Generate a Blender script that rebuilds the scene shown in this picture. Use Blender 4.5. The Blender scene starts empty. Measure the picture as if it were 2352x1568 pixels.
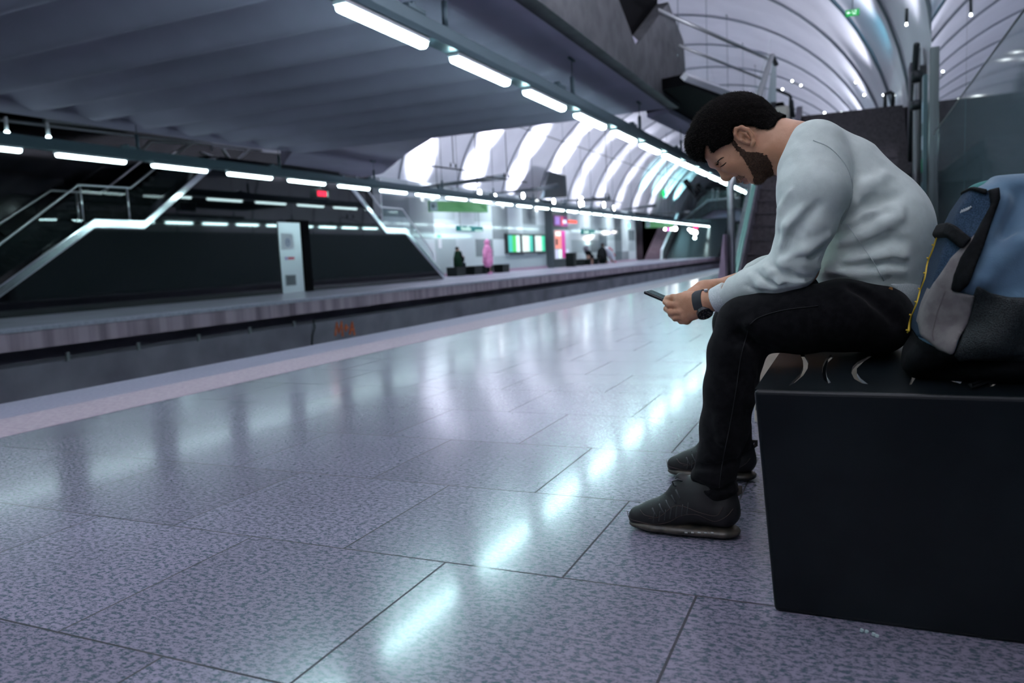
import bpy, bmesh, math, random
import numpy as np
from mathutils import Vector, Matrix, Euler
from math import pi, sin, cos, radians as RAD

# ------------------------------------------------------------------ camera, world, exposure
SC = bpy.context.scene
COL = SC.collection
CAMH = 0.73
_v1 = np.array([1964., 557.]); _v2 = np.array([-2800., 780.]); _p = np.array([1176., 784.])
FPX = float(np.sqrt(-np.dot(_v1 - _p, _v2 - _p)))
def _n(v): return v / np.linalg.norm(v)
_Y = _n(np.array([*(_v1 - _p), FPX])); _X = -_n(np.array([*(_v2 - _p), FPX])); _Z = np.cross(_X, _Y)
if _Z[1] > 0: _Z = -_Z
CR = np.array([_X, _Y, _Z])
def _ray(x, y): return _n(CR @ np.array([x - _p[0], y - _p[1], FPX]))
CP = np.array([0, 0, CAMH])
def onz(x, y, z): d = _ray(x, y); return CP + d * (z - CAMH) / d[2]
def onx(x, y, X): d = _ray(x, y); return CP + d * X / d[0]
def ony(x, y, Y): d = _ray(x, y); return CP + d * Y / d[1]
cam = bpy.data.cameras.new('camera'); camo = bpy.data.objects.new('camera', cam); COL.objects.link(camo)
M3 = np.stack([CR[:, 0], -CR[:, 1], -CR[:, 2]], 1)
camo.matrix_world = Matrix.Translation((0, 0, CAMH)) @ Matrix(M3.tolist()).to_4x4()
cam.sensor_width = 36; cam.lens = FPX / 2352 * 36; cam.clip_start = .05; cam.clip_end = 400
cam.dof.use_dof = True; cam.dof.focus_distance = 1.98; cam.dof.aperture_fstop = 3.2
SC.camera = camo
W = bpy.data.worlds.new('world'); SC.world = W; W.use_nodes = True
W.node_tree.nodes['Background'].inputs[0].default_value = (0.42, 0.45, 0.62, 1)
W.node_tree.nodes['Background'].inputs[1].default_value = 0.25
SC.view_settings.view_transform = 'Standard'; SC.view_settings.look = 'None'
SC.view_settings.gamma = 1; SC.view_settings.use_curve_mapping = False
SC.view_settings.exposure = 1.0
SC.cycles.max_bounces = 5; SC.cycles.sample_clamp_indirect = 4; SC.cycles.caustics_reflective = False; SC.cycles.caustics_refractive = False
random.seed(7); RNG = random.Random(3)

# ------------------------------------------------------------------ lights (the station's own, and added fills)
def spot(name, loc, to, power, ang, col, blend=.6, size=.15):
    l = bpy.data.lights.new(name, 'SPOT'); l.energy = power; l.color = col; l.spot_size = RAD(ang); l.spot_blend = blend; l.shadow_soft_size = size
    o = bpy.data.objects.new(name, l); COL.objects.link(o); o.location = loc
    o.rotation_euler = (Vector(to) - Vector(loc)).to_track_quat('-Z', 'Y').to_euler(); return o
def area(name, loc, to, power, sx, sy, col):
    l = bpy.data.lights.new(name, 'AREA'); l.energy = power; l.color = col; l.shape = 'RECTANGLE'; l.size = sx; l.size_y = sy
    o = bpy.data.objects.new(name, l); COL.objects.link(o); o.location = loc
    o.rotation_euler = (Vector(to) - Vector(loc)).to_track_quat('-Z', 'Y').to_euler(); return o
RIB0, RIBP = 30.9, 5.7
WHITE = (.86, .88, 1.0); TEAL = (.45, .95, 1.0)
def vault_z(x): return 2.9 + 8.6 * math.sqrt(max(0, 1 - ((x + 9.1) / 10.25) ** 2)) + .06
def vault_pt(t):  # t from 0 (far side spring) to pi (near side spring)
    return (-9.1 - 10.25 * cos(t), 2.9 + 8.6 * sin(t))
# uplights at the foot of every vault bay, far and near, plus added fills
for k in range(-2, 9):
    y = RIB0 + RIBP * k
    st = 2600 if k < 4 else 600
    if y > 24:
        spot('vault_fill', (-14.0, y + 2.6, 4.6), (-17.6, y + 2.6, 9.0), 190 if k < 6 else 120, 150, WHITE, 1.0)  # added broad fill that lifts the whole bay, no fixture here
        spot('vault_uplight', (-16.4, y + 1.7, 4.2), (-18.8, y + 1.6, 5.6), st * .5, 60, WHITE, 1.0)
        spot('vault_uplight', (-16.2, y + 1.7, 4.3), (-17.9, y + 1.6, 8.0), st * .95, 47, WHITE, 1.0)
        spot('vault_uplight', (-16.0, y + 1.7, 4.4), (-15.6, y + 1.5, 10.0), st * 1.3, 39, WHITE, 1.0)
for k in range(-8, 9):
    y = RIB0 + RIBP * k
    spot('vault_uplight_near', (-.6 if y > 14 else .2, y + 1.5, 4.75 if y > 19 else 3.4), (-2.2, y + 1.5, 9.5), 240 if y > 12 else 2100, 120, WHITE if y > 12 else (.93, .96, 1.0))  # out-of-view bays boosted to brighten the seated man
for k in range(0, 8):
    spot('tile_wall_fill', (-16.6, RIB0 + RIBP * (k + .5), 4.25), (-18.9, RIB0 + RIBP * (k + .5), 1.6), 260, 130, (.85, .96, 1.0), 1.0)  # added fill spots that brighten the panelled far wall
for k in range(0, 4):
    spot('vault_uplight_teal', (-17.2, 73 + 5 * k, 4.9), (-17.8, 72 + 5 * k, 9), 900, 70, TEAL)
spot('vault_uplight_teal', (-.2, 19.2, 4.5), (.45, 22.5, 6.4), 170, 44, (.12, .75, 1), 1.0)

# ------------------------------------------------------------------ materials
def mat(name, col, rough=.5, metal=0., spec=.5, emit=None, es=1., alpha=None, coat=0, sheen=0, trans=0, ior=None, sss=0):
    m = bpy.data.materials.new(name); m.use_nodes = True; b = m.node_tree.nodes['Principled BSDF']
    b.inputs['Base Color'].default_value = (*col, 1); b.inputs['Roughness'].default_value = rough
    b.inputs['Metallic'].default_value = metal; b.inputs['Specular IOR Level'].default_value = spec
    if emit: b.inputs['Emission Color'].default_value = (*emit, 1); b.inputs['Emission Strength'].default_value = es
    if alpha is not None: b.inputs['Alpha'].default_value = alpha
    if coat: b.inputs['Coat Weight'].default_value = coat; b.inputs['Coat Roughness'].default_value = .05
    if sheen: b.inputs['Sheen Weight'].default_value = sheen
    if trans: b.inputs['Transmission Weight'].default_value = trans
    if ior: b.inputs['IOR'].default_value = ior
    if sss:
        b.inputs['Subsurface Weight'].default_value = sss; b.inputs['Subsurface Radius'].default_value = (.012, .005, .003); b.inputs['Subsurface Scale'].default_value = .6
    return m
def nodes(m): return m.node_tree.nodes, m.node_tree.links, m.node_tree.nodes['Principled BSDF']
def noise_mix(m, c1, c2, scale, lo=.4, hi=.6, detail=4, stretch=(1, 1, 1), bump=0, obj=True, bscale=None, rough=None):
    N, L, b = nodes(m)
    tc = N.new('ShaderNodeTexCoord'); mp = N.new('ShaderNodeMapping'); mp.inputs['Scale'].default_value = stretch
    L.new(tc.outputs['Object' if obj else 'Generated'], mp.inputs[0])
    nz = N.new('ShaderNodeTexNoise'); nz.inputs['Scale'].default_value = scale; nz.inputs['Detail'].default_value = detail; L.new(mp.outputs[0], nz.inputs[0])
    r = N.new('ShaderNodeValToRGB'); e = r.color_ramp.elements; e[0].position = lo; e[1].position = hi; e[0].color = (*c1, 1); e[1].color = (*c2, 1)
    L.new(nz.outputs[0], r.inputs[0]); L.new(r.outputs[0], b.inputs['Base Color'])
    if bump:
        bp = N.new('ShaderNodeBump'); bp.inputs['Strength'].default_value = bump; bp.inputs['Distance'].default_value = .002
        if bscale:
            n2 = N.new('ShaderNodeTexNoise'); n2.inputs['Scale'].default_value = bscale; L.new(mp.outputs[0], n2.inputs[0]); L.new(n2.outputs[0], bp.inputs['Height'])
        else: L.new(nz.outputs[0], bp.inputs['Height'])
        L.new(bp.outputs[0], b.inputs['Normal'])
    return m

def granite(name, c_light, c_dark, joints=True, rough=.17):
    m = mat(name, c_light, rough, spec=.5, coat=.26); N, L, b = nodes(m); b.inputs['Coat Roughness'].default_value = .10
    g = N.new('ShaderNodeNewGeometry'); mp = N.new('ShaderNodeMapping'); mp.inputs['Scale'].default_value = (.62, 1, 1); L.new(g.outputs['Position'], mp.inputs[0])
    n1 = N.new('ShaderNodeTexNoise'); n1.inputs['Scale'].default_value = 95; n1.inputs['Detail'].default_value = 7; n1.inputs['Roughness'].default_value = .78; L.new(mp.outputs[0], n1.inputs[0])
    n2 = N.new('ShaderNodeTexNoise'); n2.inputs['Scale'].default_value = 1.1; n2.inputs['Detail'].default_value = 2; L.new(g.outputs['Position'], n2.inputs[0])
    r = N.new('ShaderNodeValToRGB'); e = r.color_ramp.elements; e[0].position = .44; e[1].position = .53; e[0].color = (*c_dark, 1); e[1].color = (*c_light, 1)
    L.new(n1.outputs[0], r.inputs[0])
    hs = N.new('ShaderNodeHueSaturation'); L.new(r.outputs[0], hs.inputs['Color'])
    mr = N.new('ShaderNodeMapRange'); mr.inputs[1].default_value = .3; mr.inputs[2].default_value = .7; mr.inputs[3].default_value = .85; mr.inputs[4].default_value = 1.12; L.new(n2.outputs[0], mr.inputs[0]); L.new(mr.outputs[0], hs.inputs['Value'])
    out = hs.outputs[0]
    if joints:
        mq = N.new('ShaderNodeMapping'); mq.inputs['Location'].default_value = (.9145 + .3035 + 12.14, 23 * .577 * 2 - 1.006, 0); L.new(g.outputs['Position'], mq.inputs[0])
        br = N.new('ShaderNodeTexBrick'); br.offset = .5; br.offset_frequency = 2
        for k, v in (('Scale', 1), ('Mortar Size', .0032), ('Mortar Smooth', .2), ('Brick Width', .607), ('Row Height', .577)): br.inputs[k].default_value = v
        br.inputs['Color1'].default_value = (1, 1, 1, 1); br.inputs['Color2'].default_value = (.8, .8, .8, 1); br.inputs['Mortar'].default_value = (.10, .08, .10, 1)
        L.new(mq.outputs[0], br.inputs[0])
        mx = N.new('ShaderNodeMix'); mx.data_type = 'RGBA'; mx.blend_type = 'MULTIPLY'; mx.inputs[0].default_value = 1
        L.new(out, mx.inputs[6]); L.new(br.outputs[0], mx.inputs[7]); out = mx.outputs[2]
        rr = N.new('ShaderNodeMapRange'); rr.inputs[3].default_value = rough; rr.inputs[4].default_value = .7; L.new(br.outputs[1], rr.inputs[0])
        L.new(rr.outputs[0], b.inputs['Roughness'])
    L.new(out, b.inputs['Base Color'])
    bp = N.new('ShaderNodeBump'); bp.inputs['Strength'].default_value = .03; bp.inputs['Distance'].default_value = .001; L.new(n1.outputs[0], bp.inputs['Height']); L.new(bp.outputs[0], b.inputs['Normal'])
    return m

# ------------------------------------------------------------------ mesh helpers
class MB:
    def __init__(s): s.v = []; s.f = []; s.m = []
    def add(s, vs, fs, mi=0):
        o = len(s.v); s.v += [tuple(map(float, v)) for v in vs]; s.f += [tuple(i + o for i in f) for f in fs]; s.m += [mi] * len(fs); return s
    def box(s, x0, x1, y0, y1, z0, z1, mi=0):
        return s.add([(x, y, z) for x in (x0, x1) for y in (y0, y1) for z in (z0, z1)],
                     [(0, 1, 3, 2), (4, 6, 7, 5), (0, 4, 5, 1), (2, 3, 7, 6), (0, 2, 6, 4), (1, 5, 7, 3)], mi)
    def tube(s, pts, r, n=10, caps=True, mi=0, rz=None):
        P = [Vector(p) for p in pts]; k = len(P); rs = r if isinstance(r, (list, tuple)) else [r] * k
        rings = []; up = None
        for i, p in enumerate(P):
            t = ((P[i + 1] - p).normalized() if i < k - 1 else Vector((0, 0, 0))) + ((p - P[i - 1]).normalized() if i else Vector((0, 0, 0)))
            t.normalize()
            if up is None:
                up = Vector((0, 0, 1)) if abs(t.z) < .9 else Vector((1, 0, 0))
            a = t.cross(up).normalized(); bb = a.cross(t).normalized(); up = bb
            rings.append([p + (a * cos(2 * pi * j / n) + bb * sin(2 * pi * j / n) * (rz or 1)) * rs[i] for j in range(n)])
        vs = [v for rg in rings for v in rg]; fs = [(i * n + j, i * n + (j + 1) % n, (i + 1) * n + (j + 1) % n, (i + 1) * n + j) for i in range(k - 1) for j in range(n)]
        if caps: fs += [tuple(reversed(range(n))), tuple((k - 1) * n + j for j in range(n))]
        return s.add(vs, fs, mi)
    def prism(s, poly, axis, a, b, mi=0):   # 2D polygon pushed along an axis from a to b
        def P(p, w): return (w, p[0], p[1]) if axis == 'x' else ((p[0], w, p[1]) if axis == 'y' else (p[0], p[1], w))
        n = len(poly); vs = [P(p, a) for p in poly] + [P(p, b) for p in poly]
        return s.add(vs, [tuple(range(n))[::-1], tuple(range(n, 2 * n))] + [(i, (i + 1) % n, n + (i + 1) % n, n + i) for i in range(n)], mi)
    def build(s, name, mats, parent=None, bevel=0, smooth=False, seg=2, local=None):
        me = bpy.data.meshes.new(name); me.from_pydata(s.v, [], s.f); me.update()
        for m in (mats if isinstance(mats, (list, tuple)) else [mats]): me.materials.append(m)
        me.polygons.foreach_set('material_index', s.m)
        bm = bmesh.new(); bm.from_mesh(me); bmesh.ops.recalc_face_normals(bm, faces=bm.faces); bm.to_mesh(me); bm.free()
        o = bpy.data.objects.new(name, me); COL.objects.link(o)
        if parent:
            o.parent = parent; o.matrix_parent_inverse = Matrix.Translation(-parent.location) if not parent.rotation_euler.z else parent.matrix_basis.inverted()
        if bevel:
            md = o.modifiers.new('bevel', 'BEVEL'); md.width = bevel; md.segments = seg; md.limit_method = 'ANGLE'; md.angle_limit = RAD(40)
        if smooth: me.polygons.foreach_set('use_smooth', [True] * len(me.polygons))
        return o
def tag(o, label=None, cat=None, group=None, kind=None):
    if label: o['label'] = label
    if cat: o['category'] = cat
    if group: o['group'] = group
    if kind: o['kind'] = kind
    return o
def struct(name, mb, m, **k): return tag(mb.build(name, m, **k), kind='structure')
def thing(name, loc, label, cat, group=None):
    o = bpy.data.objects.new(name, None); COL.objects.link(o); o.location = loc; o.empty_display_size = .1; return tag(o, label, cat, group)
def copy_tree(o, parent=None, off=None):
    c = o.copy(); COL.objects.link(c)
    if parent: c.parent = parent
    for ch in list(o.children): copy_tree(ch, c)
    return c
ORD = ['', 'first', 'second', 'third', 'fourth', 'fifth', 'sixth', 'seventh', 'eighth', 'ninth', 'tenth', 'eleventh', 'twelfth', 'thirteenth', 'fourteenth', 'fifteenth', 'sixteenth', 'seventeenth', 'eighteenth', 'nineteenth', 'twentieth', 'twenty-first', 'twenty-second', 'twenty-third', 'twenty-fourth', 'twenty-fifth', 'twenty-sixth', 'twenty-seventh', 'twenty-eighth', 'twenty-ninth', 'thirtieth']
# ------------------------------------------------------------------ setting: platforms, pit, walls
M = {}
M['granite'] = granite('granite_polished', (.28, .24, .325), (.07, .10, .125), rough=.21)
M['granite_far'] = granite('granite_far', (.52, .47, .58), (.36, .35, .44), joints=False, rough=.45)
M['coping'] = noise_mix(mat('coping_stone', (.3, .27, .36), .5), (.17, .15, .21), (.21, .185, .25), 40, bump=.1)
M['tactile'] = noise_mix(mat('tactile_tile', (.42, .33, .38), .55), (.27, .20, .245), (.33, .25, .29), 30)
N, L, b = nodes(M['tactile'])
g = N.new('ShaderNodeNewGeometry'); ck = N.new('ShaderNodeTexVoronoi'); ck.inputs['Scale'].default_value = 26; ck.inputs['Randomness'].default_value = 0
L.new(g.outputs['Position'], ck.inputs[0]); bp = N.new('ShaderNodeBump'); bp.inputs['Strength'].default_value = .9; bp.inputs['Distance'].default_value = .006; bp.invert = True
L.new(ck.outputs[0], bp.inputs['Height']); L.new(bp.outputs[0], b.inputs['Normal'])
M['fascia'] = noise_mix(mat('stained_pink_concrete', (.3, .2, .25), .8), (.18, .12, .16), (.55, .40, .49), 1.6, .25, .6, 6, (1, 2.2, .12), obj=True)
M['pit'] = noise_mix(mat('pit_concrete', (.2, .2, .24), .85), (.15, .13, .17), (.27, .24, .30), .9, .3, .7, 8)
M['dark'] = mat('unlit_black', (.004, .004, .005), .9, spec=.05)  # near-black, with the lack of light put into the colour
M['dark_steel'] = mat('dark_steel', (.03, .035, .04), .4, .6)
M['steel'] = mat('brushed_steel', (.8, .82, .84), .28, 1.)
M['coping_steel'] = mat('coping_steel', (.85, .88, .9), .14, 1.)
M['steel_dull'] = mat('dull_steel', (.30, .31, .33), .45, .9)
M['soffit'] = noise_mix(mat('soffit_paint', (.5, .48, .6), .75), (.48, .455, .58), (.54, .51, .65), .7)
M['conc_dark'] = noise_mix(mat('dark_cast_concrete', (.1, .1, .12), .7), (.045, .048, .056), (.075, .075, .086), 3, bump=.2)
M['black_stone'] = mat('polished_black_stone', (.012, .013, .017), .035, spec=.5)
M['black_stone'].node_tree.nodes['Principled BSDF'].inputs['Base Color'].default_value = (.003, .0035, .005, 1)
M['black_stone'].node_tree.nodes['Principled BSDF'].inputs['IOR'].default_value = 1.62
M['white_paint'] = mat('white_paint', (.7, .7, .75), .5)
M['glass'] = mat('clear_glass', (.06, .09, .09), .0, alpha=.06, spec=.8, ior=2.0)
M['glass_tint'] = mat('teal_glass', (.25, .42, .40), .0, alpha=.14, spec=.8)

def pbrick(name, palette, bw, rh, rough, bump=0, seed=0, gloss_spec=.5):
    """wall panels in a running grid, each panel takes one of the palette colours"""
    m = mat(name, palette[0], rough, spec=gloss_spec); N, L, b = nodes(m)
    g = N.new('ShaderNodeNewGeometry'); mp = N.new('ShaderNodeMapping'); mp.inputs['Rotation'].default_value = (RAD(0), 0, 0); L.new(g.outputs['Position'], mp.inputs[0])
    sp = N.new('ShaderNodeSeparateXYZ'); L.new(mp.outputs[0], sp.inputs[0])
    def fl(sock, d, off):
        a = N.new('ShaderNodeMath'); a.operation = 'ADD'; a.inputs[1].default_value = off; L.new(sock, a.inputs[0])
        q = N.new('ShaderNodeMath'); q.operation = 'DIVIDE'; q.inputs[1].default_value = d; L.new(a.outputs[0], q.inputs[0])
        f = N.new('ShaderNodeMath'); f.operation = 'FLOOR'; L.new(q.outputs[0], f.inputs[0]); return f.outputs[0]
    cb = N.new('ShaderNodeCombineXYZ'); L.new(fl(sp.outputs[1], bw, seed), cb.inputs[0]); L.new(fl(sp.outputs[2], rh, .03), cb.inputs[1]); cb.inputs[2].default_value = seed
    wn = N.new('ShaderNodeTexWhiteNoise'); L.new(cb.outputs[0], wn.inputs[0])
    r = N.new('ShaderNodeValToRGB'); r.color_ramp.interpolation = 'CONSTANT'; e = r.color_ramp.elements
    while len(e) < len(palette): e.new(.5)
    for i, c in enumerate(palette): e[i].position = i / len(palette); e[i].color = (*c, 1)
    L.new(wn.outputs[0], r.inputs[0]); L.new(r.outputs[0], b.inputs['Base Color']); return m
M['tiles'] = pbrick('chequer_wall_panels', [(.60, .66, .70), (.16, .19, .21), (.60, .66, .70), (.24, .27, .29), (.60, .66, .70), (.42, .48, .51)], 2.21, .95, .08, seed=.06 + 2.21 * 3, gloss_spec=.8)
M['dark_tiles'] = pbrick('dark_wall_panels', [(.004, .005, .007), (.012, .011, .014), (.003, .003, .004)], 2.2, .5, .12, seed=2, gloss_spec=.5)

# near platform
struct('floor', MB().box(-3.70, 30, -14, 126, -.3, 0), M['granite'])
struct('trim_1', MB().box(-4.19, -3.70, -14, 126, -.3, .002), M['tactile'])
struct('trim_2', MB().box(-4.73, -4.19, -14, 126, -.3, 0), M['coping'])
struct('wall_near_pit', MB().box(-4.68, -4.4, -14, 126, -1.5, -.3), M['pit'])
# far platform
XF = -12.0
struct('floor.001', MB().box(-20, XF - .45, -14, 126, -.25, 0), M['granite_far'])
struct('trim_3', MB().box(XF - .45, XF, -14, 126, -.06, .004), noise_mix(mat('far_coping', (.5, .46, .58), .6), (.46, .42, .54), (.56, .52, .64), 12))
struct('trim_4', MB().box(XF - .45, XF - .03, -14, 126, -.35, -.06), M['fascia'])
struct('wall_far_pit', MB().box(XF - .9, XF - .6, -14, 126, -.6, -.25).box(XF - .9, XF - .02, -14, 126, -1.5, -.60), M['pit'])
struct('floor.002', MB().box(XF, -4.6, -14, 126, -1.6, -1.45), M['conc_dark'])
# cable hanging down the pit wall
tag(MB().tube([(XF + .01, 15.05, -.5), (XF + .02, 15.08, -.7), (XF + .01, 14.98, -.9), (XF + .02, 14.93, -1.1), (XF + .01, 14.95, -1.45)], .018, 6).build('hanging_cable', M['dark_steel'], smooth=True),
    'thin black cable hanging down the concrete track wall left of the orange graffiti', 'cable')
for i, q in enumerate([(155, 815), (317, 785), (455, 765), (573, 747), (675, 737)]):
    w = onx(q[0], q[1], XF)
    tag(MB().box(XF - .02, XF + .02, w[1] - .03, w[1] + .03, -.62, -.48).build('cable_bracket', M['steel_dull'], bevel=.005), 'small grey bracket on the ledge under the far platform edge, %s from the left' % ORD[i + 1], 'bracket', 'brackets under the far platform edge')
# graffiti strokes M + A on the pit wall
gm = noise_mix(mat('orange_spray_paint', (.5, .10, .03), .8), (.75, .12, .03), (.95, .24, .08), 20)
gt = MB()
for st in ([(770, 771), (773, 741), (778, 764), (784, 739), (787, 772)], [(794.5, 745), (794.5, 761)], [(791, 754), (799, 752)], [(803, 768), (808.5, 740), (814, 769)], [(804.5, 757.5), (812.5, 756)]):
    gt.tube([Vector(onx(x, y, XF - .012)) for x, y in st], .028, 6)
tag(gt.build('graffiti_lettering', gm), 'hand-sprayed orange letters M+A on the grey track wall', 'graffiti')

# rails on sleepers down in the pit
for k, x in enumerate((-6.2, -7.64, -9.1, -10.54)):
    tag(MB().prism([(x - .07, -1.45), (x + .07, -1.45), (x + .07, -1.43), (x + .012, -1.41), (x + .012, -1.33), (x + .035, -1.32), (x + .035, -1.29), (x - .035, -1.29), (x - .035, -1.32), (x - .012, -1.33), (x - .012, -1.41), (x - .07, -1.43)], 'y', -14, 126).build('rail', M['steel_dull']),
        'steel running rail in the track pit, %s from the near platform' % ORD[k + 1], 'rail', 'running rails in the track pit')

# vault
def build_vault():
    nt = 56; bays = list(range(-8, 17))
    mb = MB(); sub = 6
    for k in bays:
        y0 = RIB0 + RIBP * k
        for j in range(sub):
            for jj in (0,):
                pass
        rows = []
        for j in range(sub + 1):
            u = j / sub; y = y0 + RIBP * u; d = .06 * u          # every bay is a shallow petal that leans outwards towards its far rib
            rows.append([((x + (x + 9.1) / 10.25 * d), y, z + (z - 2.9) / 8.6 * d) for x, z in (vault_pt(pi * i / nt) for i in range(nt + 1))])
        o = len(mb.v); mb.v += [v for r in rows for v in r]
        mb.f += [(o + j * (nt + 1) + i, o + j * (nt + 1) + i + 1, o + (j + 1) * (nt + 1) + i + 1, o + (j + 1) * (nt + 1) + i) for j in range(sub) for i in range(nt)]
        mb.m += [0] * (sub * nt)
    # steps between petals
    for k in bays:
        y = RIB0 + RIBP * k
        a = [((x), y, z) for x, z in (vault_pt(pi * i / nt) for i in range(nt + 1))]
        c = [((x + (x + 9.1) / 10.25 * .06), y, z + (z - 2.9) / 8.6 * .06) for x, z in (vault_pt(pi * i / nt) for i in range(nt + 1))]
        o = len(mb.v); mb.v += a + c; mb.f += [(o + i, o + i + 1, o + nt + 1 + i + 1, o + nt + 1 + i) for i in range(nt)]; mb.m += [0] * nt
    me = mb
    o = struct('ceiling', me, noise_mix(mat('vault_plaster', (.7, .7, .76), .55), (.67, .67, .74), (.74, .74, .81), .5), smooth=False)
    o.data.polygons.foreach_set('use_smooth', [True] * (len(bays) * sub * nt) + [False] * (len(bays) * nt)); return o
build_vault()
ribm = mat('rib_grey', (.16, .19, .22), .5)
for k in range(-6, 16):
    y = RIB0 + RIBP * k
    pts = [Vector((vault_pt(pi * i / 40)[0], y, vault_pt(pi * i / 40)[1])) for i in range(41)]
    struct('trim_%d' % (20 + k), MB().tube(pts, .034, 6), ribm)

# walls closing the hall
ZT = 4.5
struct('wall_far', MB().box(-19.2, -18.7, 28.6, 71, 0, ZT), M['tiles'])
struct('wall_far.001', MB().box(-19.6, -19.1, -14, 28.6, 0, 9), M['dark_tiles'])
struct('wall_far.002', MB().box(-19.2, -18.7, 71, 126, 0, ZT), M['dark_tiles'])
struct('baseboard_far', MB().box(-18.72, -18.62, 28.6, 71, 0, .16), mat('pink_plinth', (.34, .22, .30), .5))
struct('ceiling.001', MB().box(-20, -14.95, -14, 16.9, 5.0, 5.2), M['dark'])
struct('wall_end', MB().box(-20, 3, 126, 126.3, -1.6, 12), mat('end_wall', (.10, .11, .14), .7))
struct('wall_end.001', MB().box(-20, 12, -14.3, -14, -1.6, 12), mat('back_wall', (.10, .10, .13), .7))

# slab over the tracks with a softly waved soffit
def build_slab():
    edge = [(-3.65, -14), (-3.65, 17.75), (-6.4, 17.9), (-10.05, 17.95), (-12.0, 19.9), (-15.3, 23.6), (-15.95, 23.9), (-16.4, 23.9), (-16.4, 19.6), (-14.1, 17.35), (-14.5, 16.2), (-14.75, 10), (-14.9, -14)]
    mb = MB().prism(edge, 'z', 3.93, 4.6)
    nx, ny = 26, 330
    x0, x1, y0, y1 = -13.6, -4.7, -13.5, 17.0
    vs = []
    for j in range(ny + 1):
        for i in range(nx + 1):
            u = i / nx; v = j / ny; x = x0 + (x1 - x0) * u; y = y0 + (y1 - y0) * v
            w = min(1, u / .08, (1 - u) / .08, v / .03, (1 - v) / .03); w = w * w * (3 - 2 * w)
            s = .5 + .5 * cos(2 * pi * y / 1.15)
            vs.append((x, y, 3.925 - .30 * (s ** 1.6) * w))
    fs = [(j * (nx + 1) + i, j * (nx + 1) + i + 1, (j + 1) * (nx + 1) + i + 1, (j + 1) * (nx + 1) + i) for j in range(ny) for i in range(nx)]
    mb.add(vs, fs)
    o = struct('ceiling.002', mb, M['soffit'])
    o.data.polygons.foreach_set('use_smooth', [i >= len(edge) + 2 for i in range(len(o.data.polygons))])
build_slab()
# slab side parapet with the V-shaped gap, dark box above it
struct('trim_5', MB().prism([(-14, 3.9), (17.75, 3.9), (18.6, 4.80), (18.45, 5.5), (16.9, 5.95), (14.1, 4.42), (9.5, 6.6), (-14, 6.6)], 'x', -3.85, -3.60), M['conc_dark'])
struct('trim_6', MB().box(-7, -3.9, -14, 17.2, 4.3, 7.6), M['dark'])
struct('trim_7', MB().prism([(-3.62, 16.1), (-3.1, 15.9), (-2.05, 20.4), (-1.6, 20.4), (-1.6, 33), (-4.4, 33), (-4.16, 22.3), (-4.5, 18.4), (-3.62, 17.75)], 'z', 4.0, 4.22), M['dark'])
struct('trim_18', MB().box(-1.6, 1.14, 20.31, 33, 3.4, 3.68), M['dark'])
struct('trim_8', MB().tube([(-3.1, 15.88, 4.16), (-2.03, 20.38, 4.16)], .09, 4), M['white_paint'])
struct('trim_9', MB().prism([(-4.5, 18.45), (-3.9, 18.1), (-3.65, 24), (-4.2, 24)], 'z', 3.9, 4.0), M['soffit'])

# polished black wall under the far stairs, silver coping, glass balustrade and handrail
XW = -16.0
prof = [(8.9, 0), (9.6, 0), (12.5, 1.97), (13.88, 1.97), (16.6, 3.9), (22.0, 3.9), (24.63, 1.98), (26.0, 1.98), (28.9, 0)]
struct('wall_far.003', MB().prism(prof[1:], 'x', XW - .3, XW), M['black_stone'])
def coping(nm, ps):
    top = [(y, z + .13) for y, z in ps]; bot = [(y, z - .11) for y, z in ps]
    return struct(nm, MB().prism(top + bot[::-1], 'x', XW - .34, XW + .05), M['coping_steel'], bevel=.03, seg=3)
coping('trim_30', [(9.3, -.0), (12.5, 1.97), (13.88, 1.97), (16.4, 3.72)])
coping('trim_31', [(22.2, 3.75), (24.63, 1.98), (26.0, 1.98), (28.9, .1)])
def balustrade(name, label, base, rails=(), posts=(), panes=(), glass=None, pane_x=None, m=None):
    """one balustrade: top rail(s), posts and glass panes that would move together"""
    m = m or M['steel']; root = thing(name, base, label, 'balustrade')
    for pts, r, nm in rails: MB().tube(pts, r, 10).build(nm, m, root, smooth=True)
    for p, q, r in posts: MB().tube([p, q], r, 8).build('post', m, root, smooth=True)
    for ps in panes: MB().prism(ps, 'x', pane_x - .01, pane_x + .01).build('glass_pane', glass or M['glass'], root)
    return root
H_ = XW - .12
balustrade('stair_balustrade', 'glass and steel balustrade climbing the silver coping at the left end of the black wall', (H_, 9.2, 0),
    [([(H_, 9.0, .55), (H_, 12.3, 2.85), (H_, 13.7, 2.87), (H_, 15.2, 3.9)], .028, 'handrail')], [((H_, 13.6, 2.05), (H_, 13.6, 2.87), .022), ((H_, 12.35, 2.05), (H_, 12.35, 2.87), .022)],
    ([(9.2, .2), (12.5, 2.08), (12.5, 2.83), (9.2, .68)], [(12.52, 2.08), (13.88, 2.08), (13.88, 2.83), (12.52, 2.83)], [(13.9, 2.08), (16.3, 3.82), (15.4, 3.88), (13.9, 2.85)]), pane_x=H_)
balustrade('stair_balustrade', 'tinted glass balustrade stepping down the right end of the black wall', (H_, 28, 0),
    [([(H_, 23.2, 3.88), (H_, 24.6, 2.86), (H_, 26.1, 2.84), (H_, 28.3, 1.15), (H_, 28.4, .55)], .028, 'handrail')], [((H_, 24.65, 2.08), (H_, 24.65, 3.88), .022)],
    ([(24.6, 2.1), (26.0, 2.1), (26.0, 2.82), (24.6, 2.82)], [(26.02, 2.1), (28.6, .4), (28.3, 1.1), (26.02, 2.82)]), M['glass_tint'], pane_x=H_)
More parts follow.
